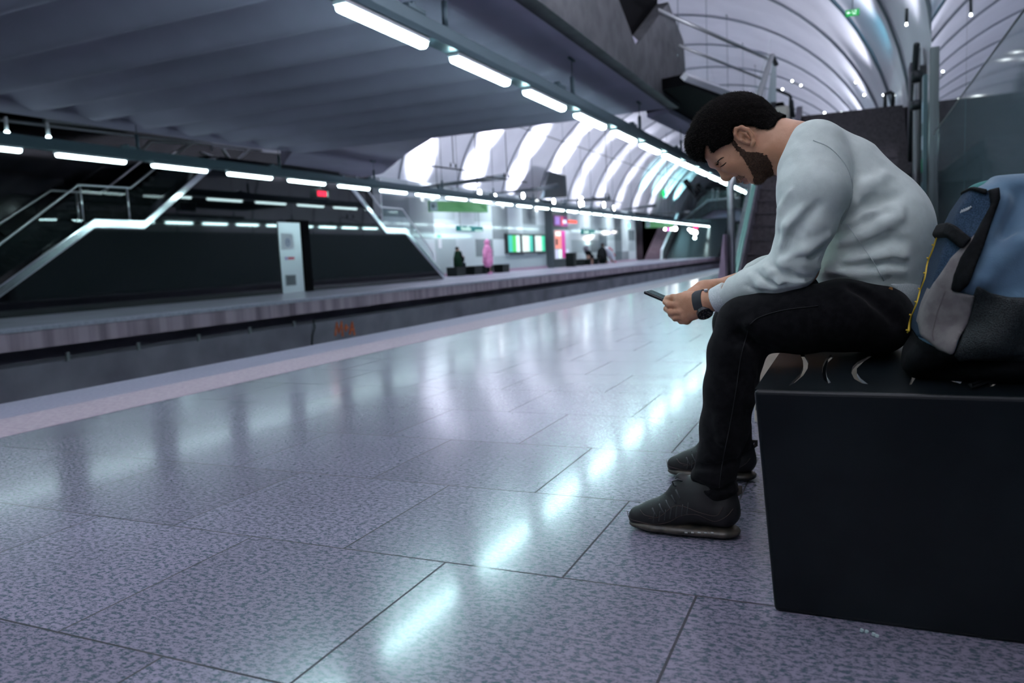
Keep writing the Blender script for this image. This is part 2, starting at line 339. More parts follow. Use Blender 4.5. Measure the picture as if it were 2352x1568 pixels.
balustrade('stair_balustrade', 'steel rail on the far side of the left stair, behind the nearer glass balustrade', (XW - 2.3, 10, 0),
    [([(XW - 2.3, 10, .95), (XW - 2.3, 13.2, 2.95), (XW - 2.3, 14.6, 2.95), (XW - 2.3, 16.1, 4.0)], .035, 'handrail')], [((XW - 2.3, 10.05, .0), (XW - 2.3, 10.05, .98), .025), ((XW - 2.3, 13.9, 2.0), (XW - 2.3, 13.9, 2.95), .025)])
def steps(name, x0, x1, ys, zs, n, m, label=None, y_dir=1, run=.3, rise=.165):
    mb = MB()
    for k in range(n):
        ya = ys + y_dir * run * k; yb = ys + y_dir * run * n
        mb.box(x0, x1, min(ya, yb), max(ya, yb), zs + rise * k + .0005, zs + rise * (k + 1))
    return mb
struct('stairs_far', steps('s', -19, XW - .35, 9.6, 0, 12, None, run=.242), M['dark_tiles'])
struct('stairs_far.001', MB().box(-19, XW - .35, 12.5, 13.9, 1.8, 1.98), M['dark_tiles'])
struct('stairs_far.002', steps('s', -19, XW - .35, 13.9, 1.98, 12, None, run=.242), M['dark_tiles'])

# service door in the black wall
d = struct('door_1', MB().box(XW - .02, XW + .03, 18.72, 19.75, 0, 2.16), M['steel'], bevel=.006)
d2 = MB().box(XW - .01, XW + .06, 19.76, 20.15, 0, 2.2).box(XW - .01, XW + .07, 19.2, 20.15, 2.17, 2.24).build('door_recess', M['dark'], d)  # raised black boxes that paint in the shade of the recess
M['steel'].node_tree.nodes['Principled BSDF'].inputs['Roughness'].default_value = .32
s1 = MB().box(XW + .03, XW + .036, 18.82, 19.36, 1.33, 1.83).build('notice_plate', M['white_paint'], d)
ring = MB()
for rr, zz in ((.085, 1.55),):
    ring.tube([(XW + .04, 19.09 + rr * cos(t * pi / 8), zz + 1.35 * rr * sin(t * pi / 8)) for t in range(17)], .012, 6, caps=False)
ring.tube([(XW + .04, 19.05, 1.58), (XW + .04, 19.13, 1.58)], .012, 6).tube([(XW + .04, 19.09, 1.49), (XW + .04, 19.09, 1.62)], .01, 6)
ring.build('round_symbol', mat('symbol_blue', (.16, .22, .4), .5), s1)
MB().box(XW + .031, XW + .036, 19.06, 19.36, 1.02, 1.10).build('red_label', mat('red_label', (.6, .03, .10), .5), d)
MB().tube([(XW + .03, 18.98, 1.06), (XW + .038, 18.98, 1.06)], .05, 14).build('round_sticker', mat('violet_sticker', (.55, .35, .65), .5), d)
vg = MB().box(XW + .03, XW + .04, 18.88, 19.36, .22, .55).build('vent_grille', M['steel_dull'], d)
sl = MB()
for k in range(6): sl.box(XW + .04, XW + .05, 18.93, 19.30, .26 + k * .045, .285 + k * .045)
sl.build('slats', M['dark_steel'], vg)

# metal framework in the dark stairwell
fr = MB()
for a, c in (((345, 325), (320, 352)), ((320, 352), (300, 357)), ((320, 352), (385, 365)), ((385, 365), (440, 328)), ((345, 325), (440, 328)), ((405, 372), (535, 378)), ((535, 378), (572, 343)), ((460, 350), (535, 378)), ((510, 340), (535, 378)), ((150, 333), (320, 352)), ((0, 275), (600, 345))):
    fr.tube([Vector(onx(*a, -16.6)), Vector(onx(*c, -16.6))], .045, 6)
tag(fr.build('roof_framework', M['steel_dull']), 'welded grey metal framework under the dark edge of the waved ceiling', 'framework')
for i, (x, y) in enumerate(((12, 268), (108, 281))):
    w = Vector(onx(x, y, -15.5)); t = MB().tube([w, w + Vector((0, 0, -.28))], .035, 10)
    o = tag(t.build('pendant_spotlight', M['white_paint'], smooth=True), '%s of the two slim pendant spotlights under the ceiling edge' % ('leftmost', 'right-hand')[i], 'spotlight')
    MB().tube([w + Vector((0, 0, -.28)), w + Vector((0, 0, -.31))], [.04, .05], 12).build('bulb', mat('bulb_glow', (1, 1, 1), emit=(.7, 1, 1), es=12), o)

# ------------------------------------------------------------------ strip lights on their trunking
glow = mat('lamp_glow', (1, 1, 1), emit=(.62, .97, 1.0), es=22)
glow2 = mat('lamp_glow_far', (1, 1, 1), emit=(.70, .97, 1.0), es=6.5)
trm = mat('trunking_paint', (.10, .15, .18), .45, .3)
for X, nm, gm_, y0, n, side in ((-4.2, 'near', glow, 5.95 - 2.15 * 6, 34, 'near platform edge'), (-13.5, 'far', glow2, 9.92 - 2.15 * 5, 44, 'far platform edge')):
    PITCH = 2.15; LEN = 1.5
    s = 1
    mb = MB().prism([(X - .09, 3.10), (X + .09, 3.10), (X + .11, 3.16), (X + .09, 3.30), (X - .09, 3.30), (X - .11, 3.16)], 'y', -12, y0 + n * PITCH)
    mb.tube([(X - .115, -12, 3.22), (X - .115, y0 + n * PITCH, 3.22)], .012, 6)
    tr = tag(mb.build('light_trunking', trm), 'long dark grey trunking carrying the strip lights over the %s' % side, 'trunking')
    first = None; vis = 0
    for k in range(n):
        y = y0 + k * PITCH
        if y + LEN < (5 if X > -10 else 8): 
            if k % 2: continue
        pr = [Vector(_p + 0)] if 0 else None
        if first is None:
            first = MB().box(X - .075, X + .075, 0, LEN, 3.055, 3.098).build('strip_light', M['white_paint'], bevel=.01)
            lens = [(X - .065, 3.055), (X + .065, 3.055), (X + .058, 3.01), (X + .03, 2.99), (X - .03, 2.99), (X - .058, 3.01)]
            df = MB().prism(lens, 'y', .02, LEN - .02).build('diffuser', gm_, first, bevel=.015); o = first
        else: o = copy_tree(first)
        o.location = (0, y, 0)
        seen = y + LEN > (5.8 if X > -10 else 8.6)
        if seen:
            vis += 1
            lab = ('bright strip light over the %s, %s from the camera' % (side, ORD[vis] if vis < 31 else 'beyond the thirtieth'))
        else: lab = 'bright strip light over the %s, out beyond the left of the frame' % side
        tag(o, lab, 'strip light', 'strip lights over the ' + side)
    hg = None; j = 0
    for k in range(-3, 20):
        y = (7.95 if X > -10 else 7.45) + 4.3 * k
        if y < 2 or y > 85: continue
        zt = 3.9
        if y > (17.7 if X > -10 else 21): 
            zt = 9.0 if X > -10 else 7.5
        mb = MB().tube([(X, 0, zt), (X, 0, 3.3)], .009, 6).tube([(X, 0, 3.62), (X, 0, 3.3)], .035, 10).tube([(X, 0, 3.34), (X, 0, 3.27)], .05, 10).tube([(X, -.13, zt - .01), (X, .13, zt - .01)], .022, 6)
        o = mb.build('hanger_rod', trm, smooth=True); o.location.y = y; j += 1
        tag(o, 'dark hanger rod holding the trunking over the %s, %s from the camera' % (side, ORD[j]), 'hanger', 'hanger rods over the ' + side)
    for k in range(0, 16):
        y = 7.0 + 4.3 * k
        o = MB().box(X + .02, X + .10, 0, .35, 3.30, 3.345).box(X - .0, X + .09, .1, .16, 3.34, 3.38).build('junction_box', trm); o.location.y = y
        tag(o, 'junction box on the %s trunking, %s from the camera' % (nm, ORD[k + 1]), 'junction box', 'junction boxes over the ' + side)
# ------------------------------------------------------------------ near stair, deck rails, right-hand glass wall
M['riser'] = noise_mix(mat('dark_brown_stone', (.03, .025, .03), .6), (.028, .023, .030), (.055, .045, .056), 22, bump=.2)
M['stringer'] = noise_mix(mat('purple_grey_stone', (.14, .12, .17), .55), (.065, .058, .083), (.10, .09, .12), 12)
M['pink_stone'] = mat('pink_grey_stone', (.24, .17, .24), .55)
XR = 1.0
SX0, SX1 = -1.14, 0.97
M['nosing'] = mat('stair_nosing', (.042, .035, .046), .6)
struct('stairs_near', steps('s', SX0, .5, 8.45, 0, 12, None, run=.28), M['riser'])
struct('stairs_near.001', MB().box(SX0, .5, 11.81, 16.6, 1.80, 1.98), M['riser'])
struct('stairs_near.002', steps('s', SX0, SX1, 16.6, 1.98, 10, None, run=.34, rise=.174), M['riser'])
nz = MB()
for k in range(12): nz.box(SX0 + .01, .49, 8.45 + .28 * k - .012, 8.45 + .28 * k + .03, .165 * (k + 1) - .02, .165 * (k + 1) + .004)
for k in range(0): nz.box(SX0 + .01, SX1 - .01, 16.6 + .34 * k - .012, 16.6 + .34 * k + .03, 1.98 + .174 * (k + 1) - .02, 1.98 + .174 * (k + 1) + .004)
nz.build('nosing', M['nosing'], bpy.data.objects['stairs_near'])
struct('wall_near_deck', MB().box(SX0, 1.15, 20.0, 20.3, 0, 3.72), M['riser'])
struct('trim_10', MB().prism([(8.3, 0), (8.42, .30), (11.75, 2.25), (16.6, 2.25), (20.0, 4.0), (20.0, 3.4), (16.6, 1.7), (11.85, 1.7), (9.0, 0)], 'x', SX0 - .13, SX0 - .002), M['stringer'])
struct('trim_11', MB().prism([(-1.36, 0), (-1.31, .36), (-1.245, .88), (-1.235, .88), (-1.225, 0)], 'y', 8.22, 8.42), M['pink_stone'])
XS = SX0 - .06
nr = balustrade('stair_balustrade', 'steel handrail and green-edged glass on the left side of the near stair', (XS, 8.42, 0),
    [([(XS + .01, 8.42, .36), (XS + .01, 8.42, 1.36), (XS + .01, 8.46, 1.42), (XS + .01, 8.55, 1.46), tuple(ony(1773, 128, 13.0)), tuple(ony(1783, 150, 13.1))], .04, 'handrail')], (), (), m=M['steel_dull'])
MB().tube([(XS + .01, 8.42, .34), (XS + .01, 8.42, .44)], .06, 12).box(XS - .06, XS + .08, 8.36, 8.50, .33, .37).build('foot', M['dark_steel'], nr)
MB().prism([(8.5, .45), (8.5, 1.40), (12.9, 3.9), (12.9, 2.9)], 'x', XS - .005, XS + .012).build('glass_pane', M['glass_tint'], nr)
MB().tube([(XS + .03, 8.5, .42), (XS + .03, 11.7, 2.28)], .022, 8).tube([(XS + .03, 8.53, .55), (XS + .03, 11.7, 2.4)], .012, 8).build('clamp_rail', mat('green_glass_edge', (.18, .40, .36), .2, .3), nr)
# deck balustrade running diagonally above the head of the seated man
A5, B5 = Vector((-3.42, 15.1, 5.28)), Vector((-1.93, 20.28, 5.26))
A4, B4 = Vector((-3.2, 15.9, 4.78)), Vector((-1.99, 20.3, 4.76))
o = balustrade('deck_balustrade', 'long glass deck balustrade with two steel rails above the seated man', (-3.1, 15.9, 4.2), [([A5, B5], .04, 'top_rail'), ([A4, B4], .028, 'lower_rail')], m=M['steel_dull'])
for i in range(3):
    a = A5.lerp(B5, i / 3 + .01); c = A5.lerp(B5, (i + 1) / 3 - .01); a2 = Vector((-3.1, 15.88, 4.25)).lerp(Vector((-2.03, 20.38, 4.25)), i / 3 + .01); c2 = Vector((-3.1, 15.88, 4.25)).lerp(Vector((-2.03, 20.38, 4.25)), (i + 1) / 3 - .01)
    off = Vector((.02, -.005, 0)); vs = [a, c, c2, a2]
    MB().add([v - off for v in vs] + [v + off for v in vs], [(0, 1, 2, 3), (7, 6, 5, 4), (0, 4, 5, 1), (1, 5, 6, 2), (2, 6, 7, 3), (3, 7, 4, 0)]).build('glass_pane', M['glass'], o)
def px(x, y, Y): return Vector(ony(x, y, Y))
MB().prism([tuple(px(x, y, 20.42))[0:3:2] for x, y in ((1776, 130), (1783, 132), (1783, 262), (1758, 262))], 'y', 20.42, 20.44).build('end_pane', mat('lit_glass', (.55, .7, .72), .1, alpha=.6), o)
w = px(1797, 258, 20.45)
tag(MB().box(w.x - .16, w.x + .16, 20.32, 20.6, 3.72, w.z + .14).build('cream_cabinet', mat('cream_paint', (.55, .52, .46), .5), bevel=.04), 'small cream cabinet on the deck edge behind the neck of the seated man', 'cabinet')
tag(MB().tube([px(1776, 262, 20.42), px(1776, 235, 20.42)], .07, 10).build('bollard', M['dark_steel'], smooth=True), 'short dark bollard beside the cream cabinet', 'bollard')
def loop(pts, Y, r, lab): tag(MB().tube([px(x, y, Y) for x, y in pts], r, 8).build('handrail', M['dark_steel'], smooth=True), lab, 'handrail')
loop([(1783, 205), (1812, 218), (1816, 222), (1815, 270)], 21.2, .04, 'dark looped handrail end rising behind the cream cabinet')
loop([(1818, 230), (1822, 270)], 21.4, .05, 'short dark rail post right of the looped handrail behind the cream cabinet')
loop([(2033, 252), (2033, 216), (2045, 211), (2052, 216), (2050, 252)], 21.0, .045, 'dark looped rail on the deck left of the tall glass posts')
# small floodlights standing along the deck, they lit the vault
for i, (x, y) in enumerate(((1894, 260), (1933, 262 - 3), (1973, 256), (2004, 253), (1966, 190), (1985, 219), (1820, 187), (1840, 197), (1798, 206), (1740, 218), (2054, 220), (2029, 219))):
    w = px(x, y, 22.5); o = tag(MB().tube([w + Vector((0, 0, -.05)), w + Vector((0, .0, .04))], [.03, .022], 10).build('deck_light', M['dark_steel'], smooth=True), 'tiny white spotlight on the curved white vault wall, %s listed from the seated man' % ORD[i + 1], 'spotlight', 'tiny spotlights along the vault foot')
    MB().tube([w + Vector((0, -.055, .0)), w + Vector((0, -.07, .0))], .026, 10).build('bulb', mat('bulb_white', (1, 1, 1), emit=(.9, 1, 1), es=7), o)
# exit sign
c0 = px(1942, 38, 17.0); c1 = px(1974, 19, 17.0)
def plane_sign(name, x0, x1, y, z0, z1, t, m, lab, cat, group=None): return tag(MB().box(x0, x1, y, y + t, z0, z1).build(name, m, bevel=.004), lab, cat, group)
grn = mat('exit_green', (.0, .22, .03), .4, emit=(.0, .55, .10), es=.12)
wh = mat('sign_white', (.9, .95, .9), .4, emit=(.7, 1, .9), es=.35)
o = plane_sign('exit_sign', c0.x, c1.x, 17.0, c0.z, c1.z, .06, grn, 'green emergency exit sign with white arrow and running figure hanging from the vault', 'sign')
W_ = c1.x - c0.x; H_ = c1.z - c0.z
ar = MB(); zc = (c0.z + c1.z) / 2
ar.tube([(c0.x + W_ * .12, 16.99, zc), (c0.x + W_ * .34, 16.99, zc)], .008, 6).tube([(c0.x + W_ * .2, 16.99, zc + H_ * .14), (c0.x + W_ * .12, 16.99, zc), (c0.x + W_ * .2, 16.99, zc - H_ * .14)], .008, 6)
ar.build('arrow', wh, o)
dr = MB().box(c0.x + W_ * .48, c0.x + W_ * .78, 16.985, 16.995, zc - H_ * .3, zc + H_ * .3).build('door_symbol', wh, o)
fg = MB(); fx = c0.x + W_ * .6
fg.tube([(fx, 16.98, zc + H_ * .12), (fx + .01, 16.98, zc - H_ * .05), (fx - .03, 16.98, zc - H_ * .26)], .010, 6).tube([(fx + .01, 16.98, zc - H_ * .05), (fx + .04, 16.98, zc - H_ * .2)], .009, 6).tube([(fx - .04, 16.98, zc + H_ * .02), (fx, 16.98, zc + H_ * .1), (fx + .04, 16.98, zc + H_ * .0)], .008, 6).tube([(fx, 16.985, zc + H_ * .2), (fx, 16.975, zc + H_ * .2)], .016, 10)
fg.build('running_figure', grn, o)
MB().tube([((c0.x + c1.x) / 2, 17.03, c1.z), ((c0.x + c1.x) / 2, 17.03, c1.z + 3.0)], .008, 6).build('hanger', M['dark_steel'], o)
# lamp arm near the glass wall
tag(MB().tube([tuple(ony(2083, 20, 12)), tuple(ony(2082, 52, 12))], .02, 8).build('lamp_arm', M['dark_steel'], smooth=True), 'dark vertical lamp arm with a glowing tip over the glass wall', 'lamp')
_o = bpy.data.objects['lamp_arm']; MB().tube([tuple(ony(2082, 53, 12)), tuple(ony(2082, 58.5, 12))], [.013, .016], 10).build('bulb', mat('arm_bulb', (1, 1, 1), emit=(.9, 1, 1), es=10), _o, smooth=True)

M['lower_glass'] = mat('grey_teal_backed_glass', (.105, .15, .175), .06, spec=.5)
M['mirror_glass'] = mat('reflecting_glass', (.44, .47, .53), .015, .92, alpha=.94)
struct('wall_right', MB().box(XR, XR + .04, -6, 9.02, 0, 2.17).box(XR, XR + .04, 9.04, 13.0, 0, 2.17), M['lower_glass'])
struct('window_1', MB().box(XR, XR + .02, 9.02, 13.0, 2.185, 4.15), M['mirror_glass'])
struct('window_2', MB().box(XR, XR + .02, -6, 9.0, 2.185, 4.15), M['mirror_glass'])
struct('trim_12', MB().box(XR - .004, XR + .02, -6, 13.0, 2.17, 2.185), M['dark_steel'])
struct('wall_right.001', MB().box(1.14, 1.3, -14, 126, 0, 3.0), mat('near_side_wall', (.12, .15, .17), .5))
def at(x, X, y=300): return onx(x, y, X)[1]
gp = mat('green_post_glass', (.11, .15, .15), .2, .3)
for i, (xx, wd, zt, m, lab) in enumerate(((2141, .13, 3.36, gp, 'broad greenish glass post at the end of the glass wall'), (2127, .10, 3.2, mat('teal_poster', (.09, .17, .19), .4), 'teal printed glass strip second from the end of the glass wall'),
        (2117, .10, 3.5, M['dark_steel'], 'dark post third from the end of the glass wall'), (2106, .10, 4.0, M['steel_dull'], 'grey steel post fourth from the end of the glass wall'), (2094, .11, 4.05, M['stringer'], 'slim tall post farthest along the glass wall'))):
    y = at(xx, XR - .02); o = tag(MB().box(XR - .06, XR + .03, y, y + wd * (3.5 + i * 1.2) * .62, 0, zt).build('glass_wall_post', m, bevel=.008), lab, 'post')
    if i == 1:
        for k, (za, zb, c) in enumerate(((1.75, 1.95, (.05, .35, .2)), (2.1, 2.3, (.5, .6, .7)), (2.5, 2.8, (.35, .5, .6)), (1.4, 1.6, (.25, .5, .55)))):
            MB().box(XR - .065, XR - .06, y + .03, y + .24, za, zb).build('printed_block', mat('print_%d' % k, c, .5), o)
tag(MB().tube([(.93, 14.9, 3.95), (.95, 16.2, 3.1), (.95, 16.6, 2.2)], .05, 8).build('leaning_rail', M['dark_steel'], smooth=True), 'leaning dark rail beside the slim posts of the glass wall', 'rail')
o = MB().tube([(.92, 14.4, 3.25), (.92, 14.4, 3.42)], .10, 12).build('camera_housing', M['dark_steel'], smooth=True); tag(o, 'dark round camera housing between the posts of the glass wall, upper one', 'camera')
o = MB().tube([(.92, 14.4, 2.82), (.92, 14.4, 2.96)], .10, 12).build('camera_housing', M['dark_steel'], smooth=True); tag(o, 'dark round camera housing between the posts of the glass wall, lower one', 'camera')
struct('wall_near_block', MB().box(-.385, .85, 3.30, 3.55, 0, .62), noise_mix(mat('beige_stone', (.55, .46, .36), .6), (.5, .42, .33), (.6, .51, .41), 14), bevel=.01)

# ------------------------------------------------------------------ far platform furniture
def boxX(name, ax, ay, bx, by, X, t, m, lab, cat, group=None, parent=None, bevel=0):
    """a board parallel to the tracks whose front face lies in the plane X, corners named by two sight lines"""
    a = onx(ax, ay, X); c = onx(bx, by, X)
    o = MB().box(X - t, X, min(a[1], c[1]), max(a[1], c[1]), min(a[2], c[2]), max(a[2], c[2])).build(name, m, parent, bevel=bevel)
    return o if parent else tag(o, lab, cat, group)
blk = mat('black_frame', (.015, .017, .02), .35)
posters = [((.05, .45, .38), (.06, .5, .1), (.7, .9, .85)), ((.7, .78, .72), (.6, .7, .62), (.05, .4, .3)), ((.6, .68, .62), (.66, .72, .66), (.05, .55, .3))]
bd = onx(1161, 537, -18.6); be = onx(1252, 583, -18.6); y0_, y1_ = bd[1], be[1]; wd = (y1_ - y0_) / 3
pa0 = onx(1270, 560, -18.2)[1]
for i in range(3):
    ya = y0_ + i * wd; yb = ya + wd - .06
    o = tag(MB().box(-18.695, -18.5, ya, min(yb, pa0 - .05), 1.02, 2.2).build('notice_case', blk, bevel=.02), ('teal and green poster in the left case of the three on the far wall', 'pale timetable in the middle case of the three on the far wall', 'pale sheet with a green edge in the rightmost case on the far wall')[i], 'notice board', 'framed notice cases on the far wall')
    c = posters[i]; em = .35
    for j in range(3):
        MB().box(-18.5, -18.49, ya + .16 + (wd - .4) * j / 3, ya + .16 + (wd - .4) * (j + 1) / 3, 1.12, 2.1).build('poster_strip', mat('poster_%d_%d' % (i, j), c[j], .4, emit=c[j], es=em), o)
# pillar with posters
PXX = -18.2; pa = onx(1270, 560, PXX)[1]; pb = onx(1306, 560, PXX)[1]
struct('wall_pillar', MB().box(-18.75, PXX, pa, pb, 0, 4.4), mat('dark_clad_pillar', (.06, .075, .085), .3))
mag = mat('magenta_print', (.55, .04, .28), .4, emit=(.6, .03, .3), es=.25); pk = mat('coral_print', (.85, .25, .18), .4, emit=(.9, .3, .25), es=.3); lav = mat('lavender_print', (.6, .6, .75), .4, emit=(.7, .7, .9), es=.25); plum = mat('plum_print', (.28, .04, .2), .4); red = mat('red_print', (.6, .05, .06), .4, emit=(.7, .05, .05), es=.3)
def onp(name, x0, z0, x1, z1, m, parent, dx=.01):
    return MB().box(PXX, PXX + dx, pa + (pb - pa) * x0, pa + (pb - pa) * x1, z0, z1).build(name, m, parent)
vm = tag(MB().box(PXX + .004, PXX + .034, pa + (pb - pa) * .08, pa + (pb - pa) * .97, .55, 2.5).build('poster_panel', mat('panel_grey', (.45, .5, .55), .4)), 'tall poster panel with coral and magenta prints on the dark pillar', 'poster')
PXX += .034
onp('coral_print', .10, 1.25, .50, 2.45, pk, vm); onp('magenta_stripe', .52, .62, .74, 2.45, mag, vm, .012); onp('pale_print', .10, .6, .3, 1.2, lav, vm); onp('pale_print', .32, .6, .5, 1.2, wh, vm); onp('pale_print', .78, .6, .95, 1.2, lav, vm)
onp('dark_figure', .15, 1.5, .26, 1.9, blk, vm, .014); onp('white_heading', .13, 2.1, .47, 2.38, wh, vm, .014); PXX -= .034
v2 = tag(MB().box(PXX + .004, PXX + .034, pa + (pb - pa) * .1, pa + (pb - pa) * .95, 2.75, 3.45).build('poster_panel', plum), 'small plum and violet poster panel high on the dark pillar', 'poster')
PXX += .034; onp('violet_print', .14, 2.85, .42, 3.38, mat('violet_print', (.35, .2, .6), .4, emit=(.4, .2, .6), es=.2), v2); onp('pale_face', .62, 2.95, .88, 3.2, lav, v2); onp('red_stripe', .56, 2.8, .64, 3.38, red, v2); PXX -= .034
boxX('hanging_sign', 1306.5, 505, 1326, 513, -18.1, .08, mat('sign_red', (.7, .06, .04), .4, emit=(.9, .08, .05), es=.5), 'small red sign sticking out right of the dark pillar', 'sign', bevel=.01)
teal = mat('station_teal', (.0, .16, .16), .35, emit=(.0, .4, .4), es=.12)
def scribble(z, y0, y1, X, h, n, seed):
    r = random.Random(seed); mb = MB()
    ys = [y0 + (y1 - y0) * (i + .5) / n for i in range(n)]
    for y in ys:
        w = (y1 - y0) / n * .30; hh = h * (1 if r.random() < .3 else .65)
        mb.tube([(X, y - w, z), (X, y - w, z + hh), (X, y + w, z + hh * .9), (X, y + w * r.choice((.2, 1)), z + hh * .1), (X, y - w * .3, z)], h * .09, 5)
    return mb
for nm, q, lab in (('station_sign', (1053, 518, 1110, 532), 'teal station name sign with white lettering above the seated and pink figures'), ('station_sign', (1338, 526, 1366, 539), 'smaller teal station name sign above the two seated far figures')):
    o = boxX(nm, *q, -16.5, .14, teal, lab, 'sign', bevel=.02)
    a = onx(q[0], q[1], -16.5); c = onx(q[2], q[3], -16.5); ya, yb = sorted((a[1], c[1])); zz = (a[2] + c[2]) / 2
    scribble(zz - .08, ya + .25, ya + (yb - ya) * .48, -16.49, .16, 7, 3).build('lettering', wh, o); scribble(zz - .12, ya + (yb - ya) * .65, yb - .1, -16.49, .13, 4, 5).build('lettering', wh, o)
    MB().tube([(-16.57, ya + .3, zz + .1), (-16.57, ya + .3, vault_z(-16.57))], .01, 6).tube([(-16.57, yb - .3, zz + .1), (-16.57, yb - .3, vault_z(-16.57))], .01, 6).build('hanger', M['dark_steel'], o)
# green direction signs, across the platform, seen obliquely
gs = mat('direction_green', (.08, .22, .09), .4, emit=(.14, .5, .14), es=.12)
def xsign(q0, q1, Y, dY, hgt, lab, arrow=True):
    a = px(*q0, Y); c = px(*q1, Y + dY); d = (c - a); d.z = 0; nrm = Vector((d.y, -d.x, 0)).normalized() * .06
    def slab(u0, u1, za, zb, f): 
        p0 = a.lerp(c, u0); p1 = a.lerp(c, u1); z0 = a.z
        vs = [p0 + nrm * f, p1 + nrm * f, p1 - nrm * f, p0 - nrm * f]
        return MB().add([(v.x, v.y, z0 + za) for v in vs] + [(v.x, v.y, z0 + zb) for v in vs], [(0, 3, 2, 1), (4, 5, 6, 7), (0, 1, 5, 4), (1, 2, 6, 5), (2, 3, 7, 6), (3, 0, 4, 7)])
    o = tag(slab(0, 1, 0, hgt, 1).build('direction_sign', gs), lab, 'sign')
    slab(.0, .12, .03, hgt - .03, 1.1).build('arrow_field', mat('pale_field', (.4, .48, .55), .4), o)
    p = a.lerp(c, .06); zc = a.z + hgt / 2; f = nrm * 1.25; u = (c - a) * .03; u.z = 0; s = hgt * .2
    MB().tube([p - u + f + Vector((0, 0, hgt / 2)), p + u + f + Vector((0, 0, hgt / 2))], .02, 6).tube([p + f + Vector((0, 0, hgt / 2 + s)), p - u + f + Vector((0, 0, hgt / 2)), p + f + Vector((0, 0, hgt / 2 - s))], .02, 6).build('arrow', blk, o)
    r = random.Random(2)
    mk = MB()
    for k in range(16):
        uu = .2 + .7 * r.random(); v = a.lerp(c, uu) + nrm * 1.05; mk.tube([(v.x, v.y, a.z + hgt * (.2 + .5 * r.random())), (v.x + .1, v.y + .1 * d.y / max(abs(d.x), .1), a.z + hgt * (.2 + .5 * r.random()))], .012, 5)
    mk.build('lettering', mat('faded_letters', (.08, .3, .1), .5), o)
    for uu in (.15, .85):
        v = a.lerp(c, uu); MB().tube([(v.x, v.y, a.z + hgt), (v.x, v.y, vault_z(v.x))], .012, 6).build('hanger', M['dark_steel'], o)
    return o
xsign((986, 486), (1118, 476), 27.0, 3.0, .42, 'large green direction sign with a left arrow hanging beyond the black wall')
xsign((1484, 523), (1545, 520), 62, 3.0, .5, 'distant green direction sign hanging near the far stair')
# hanging clock
w = Vector(onx(735, 446, -13.5))
o = tag(MB().box(w.x - .1, w.x + .1, w.y - .30, w.y + .30, w.z - .11, w.z + .13).build('train_display', blk, bevel=.01), 'small black train display with red digits hanging below the far strip lights', 'display')
rd = mat('red_led', (.5, 0, 0), emit=(1, .02, .05), es=2.2)
MB().box(w.x + .1, w.x + .105, w.y - .25, w.y + .13, w.z - .07, w.z + .08).build('screen', mat('red_screen', (.35, .01, .03), .4, emit=(.6, .01, .04), es=.8), o)
dg = MB()
for yy in (-.2, -.12, -.01, .07):
    dg.tube([(w.x + .107, w.y + yy, w.z - .04), (w.x + .107, w.y + yy, w.z + .05), (w.x + .107, w.y + yy + .05, w.z + .05), (w.x + .107, w.y + yy + .05, w.z - .04), (w.x + .107, w.y + yy, w.z - .04)], .007, 5)
dg.build('digits', rd, o); MB().box(w.x + .1, w.x + .106, w.y + .19, w.y + .22, w.z - .06, w.z + .08).build('white_bar', wh, o)
MB().tube([w + Vector((0, 0, .12)), Vector((w.x, w.y, 3.12))], .025, 8).build('hanger', M['dark_steel'], o)
# dark monitor box under the vault
ma, mc = onx(1262, 395, -15.2), onx(1300, 452, -15.2)
mm = MB().prism([tuple(onx(x, y, -17.3)[1:]) for x, y in ((1264, 393), (1300, 403), (1303, 452), (1242, 457))], 'x', -17.6, -17.3).build('projection_box', mat('slate_panel', (.015, .022, .027), .35), bevel=.02)
tag(mm, 'big dark slanted box hanging high in front of the far vault', 'box')
# long light shelves along the foot of the vault
sh = mat('light_shelf', (.07, .085, .10), .6)
for i, (xa, ya, xb, yb, X) in enumerate(((925, 437, 1155, 414, -15.5), (1130, 446, 1282, 434, -15.5), (1290, 462, 1400, 462, -15.5), (1430, 482, 1505, 476, -15.5), (1500, 492, 1585, 490, -15.5))):
    a = onx(xa, ya, X); c = onx(xb, yb, X)
    mb = MB(); t0, t1 = .05, .30
    vs = [(X - .12, a[1], a[2]), (X + .1, a[1], a[2]), (X + .1, c[1], c[2]), (X - .12, c[1], c[2])]
    mb.add([(x, y, z) for x, y, z in vs] + [(x, y, z + (t0 if k in (0, 1) else t1)) for k, (x, y, z) in enumerate(vs)], [(0, 3, 2, 1), (4, 5, 6, 7), (0, 1, 5, 4), (1, 2, 6, 5), (2, 3, 7, 6), (3, 0, 4, 7)])
    tag(mb.build('light_shelf', sh, bevel=.02), 'long grey tapering light shelf at the foot of the far vault, %s from the left' % ORD[i + 1], 'light shelf', 'light shelves along the far vault')
# floodlight heads on the wall top
fl = mat('flood_glow', (1, 1, 1), emit=(.9, .97, 1), es=14)
for i, (x, y, X, r) in enumerate(((1105, 443, -17.0, .16), (1205, 449, -17.0, .16), (1338, 465, -17.0, .42), (1140, 450, -16.8, .14), (1275, 462, -16.9, .16), (1390, 470, -17, .2), (1412, 478, -17, .2))):
    w = Vector(onx(x, y, X)); o = tag(MB().tube([w + Vector((-.3, 0, -.05)), w + Vector((-.12, 0, 0))], [r * .7, r], 12).build('floodlight', M['dark_steel'], smooth=True), 'glaring white floodlight at the foot of the far vault, %s from the left' % ORD[sorted([1105, 1205, 1338, 1140, 1275, 1390, 1412]).index(x) + 1], 'floodlight', 'floodlights at the foot of the far vault')
    MB().tube([w + Vector((-.12, -.0, 0)), w + Vector((-.06, 0, .0))], r, 14).build('lens', fl, o)
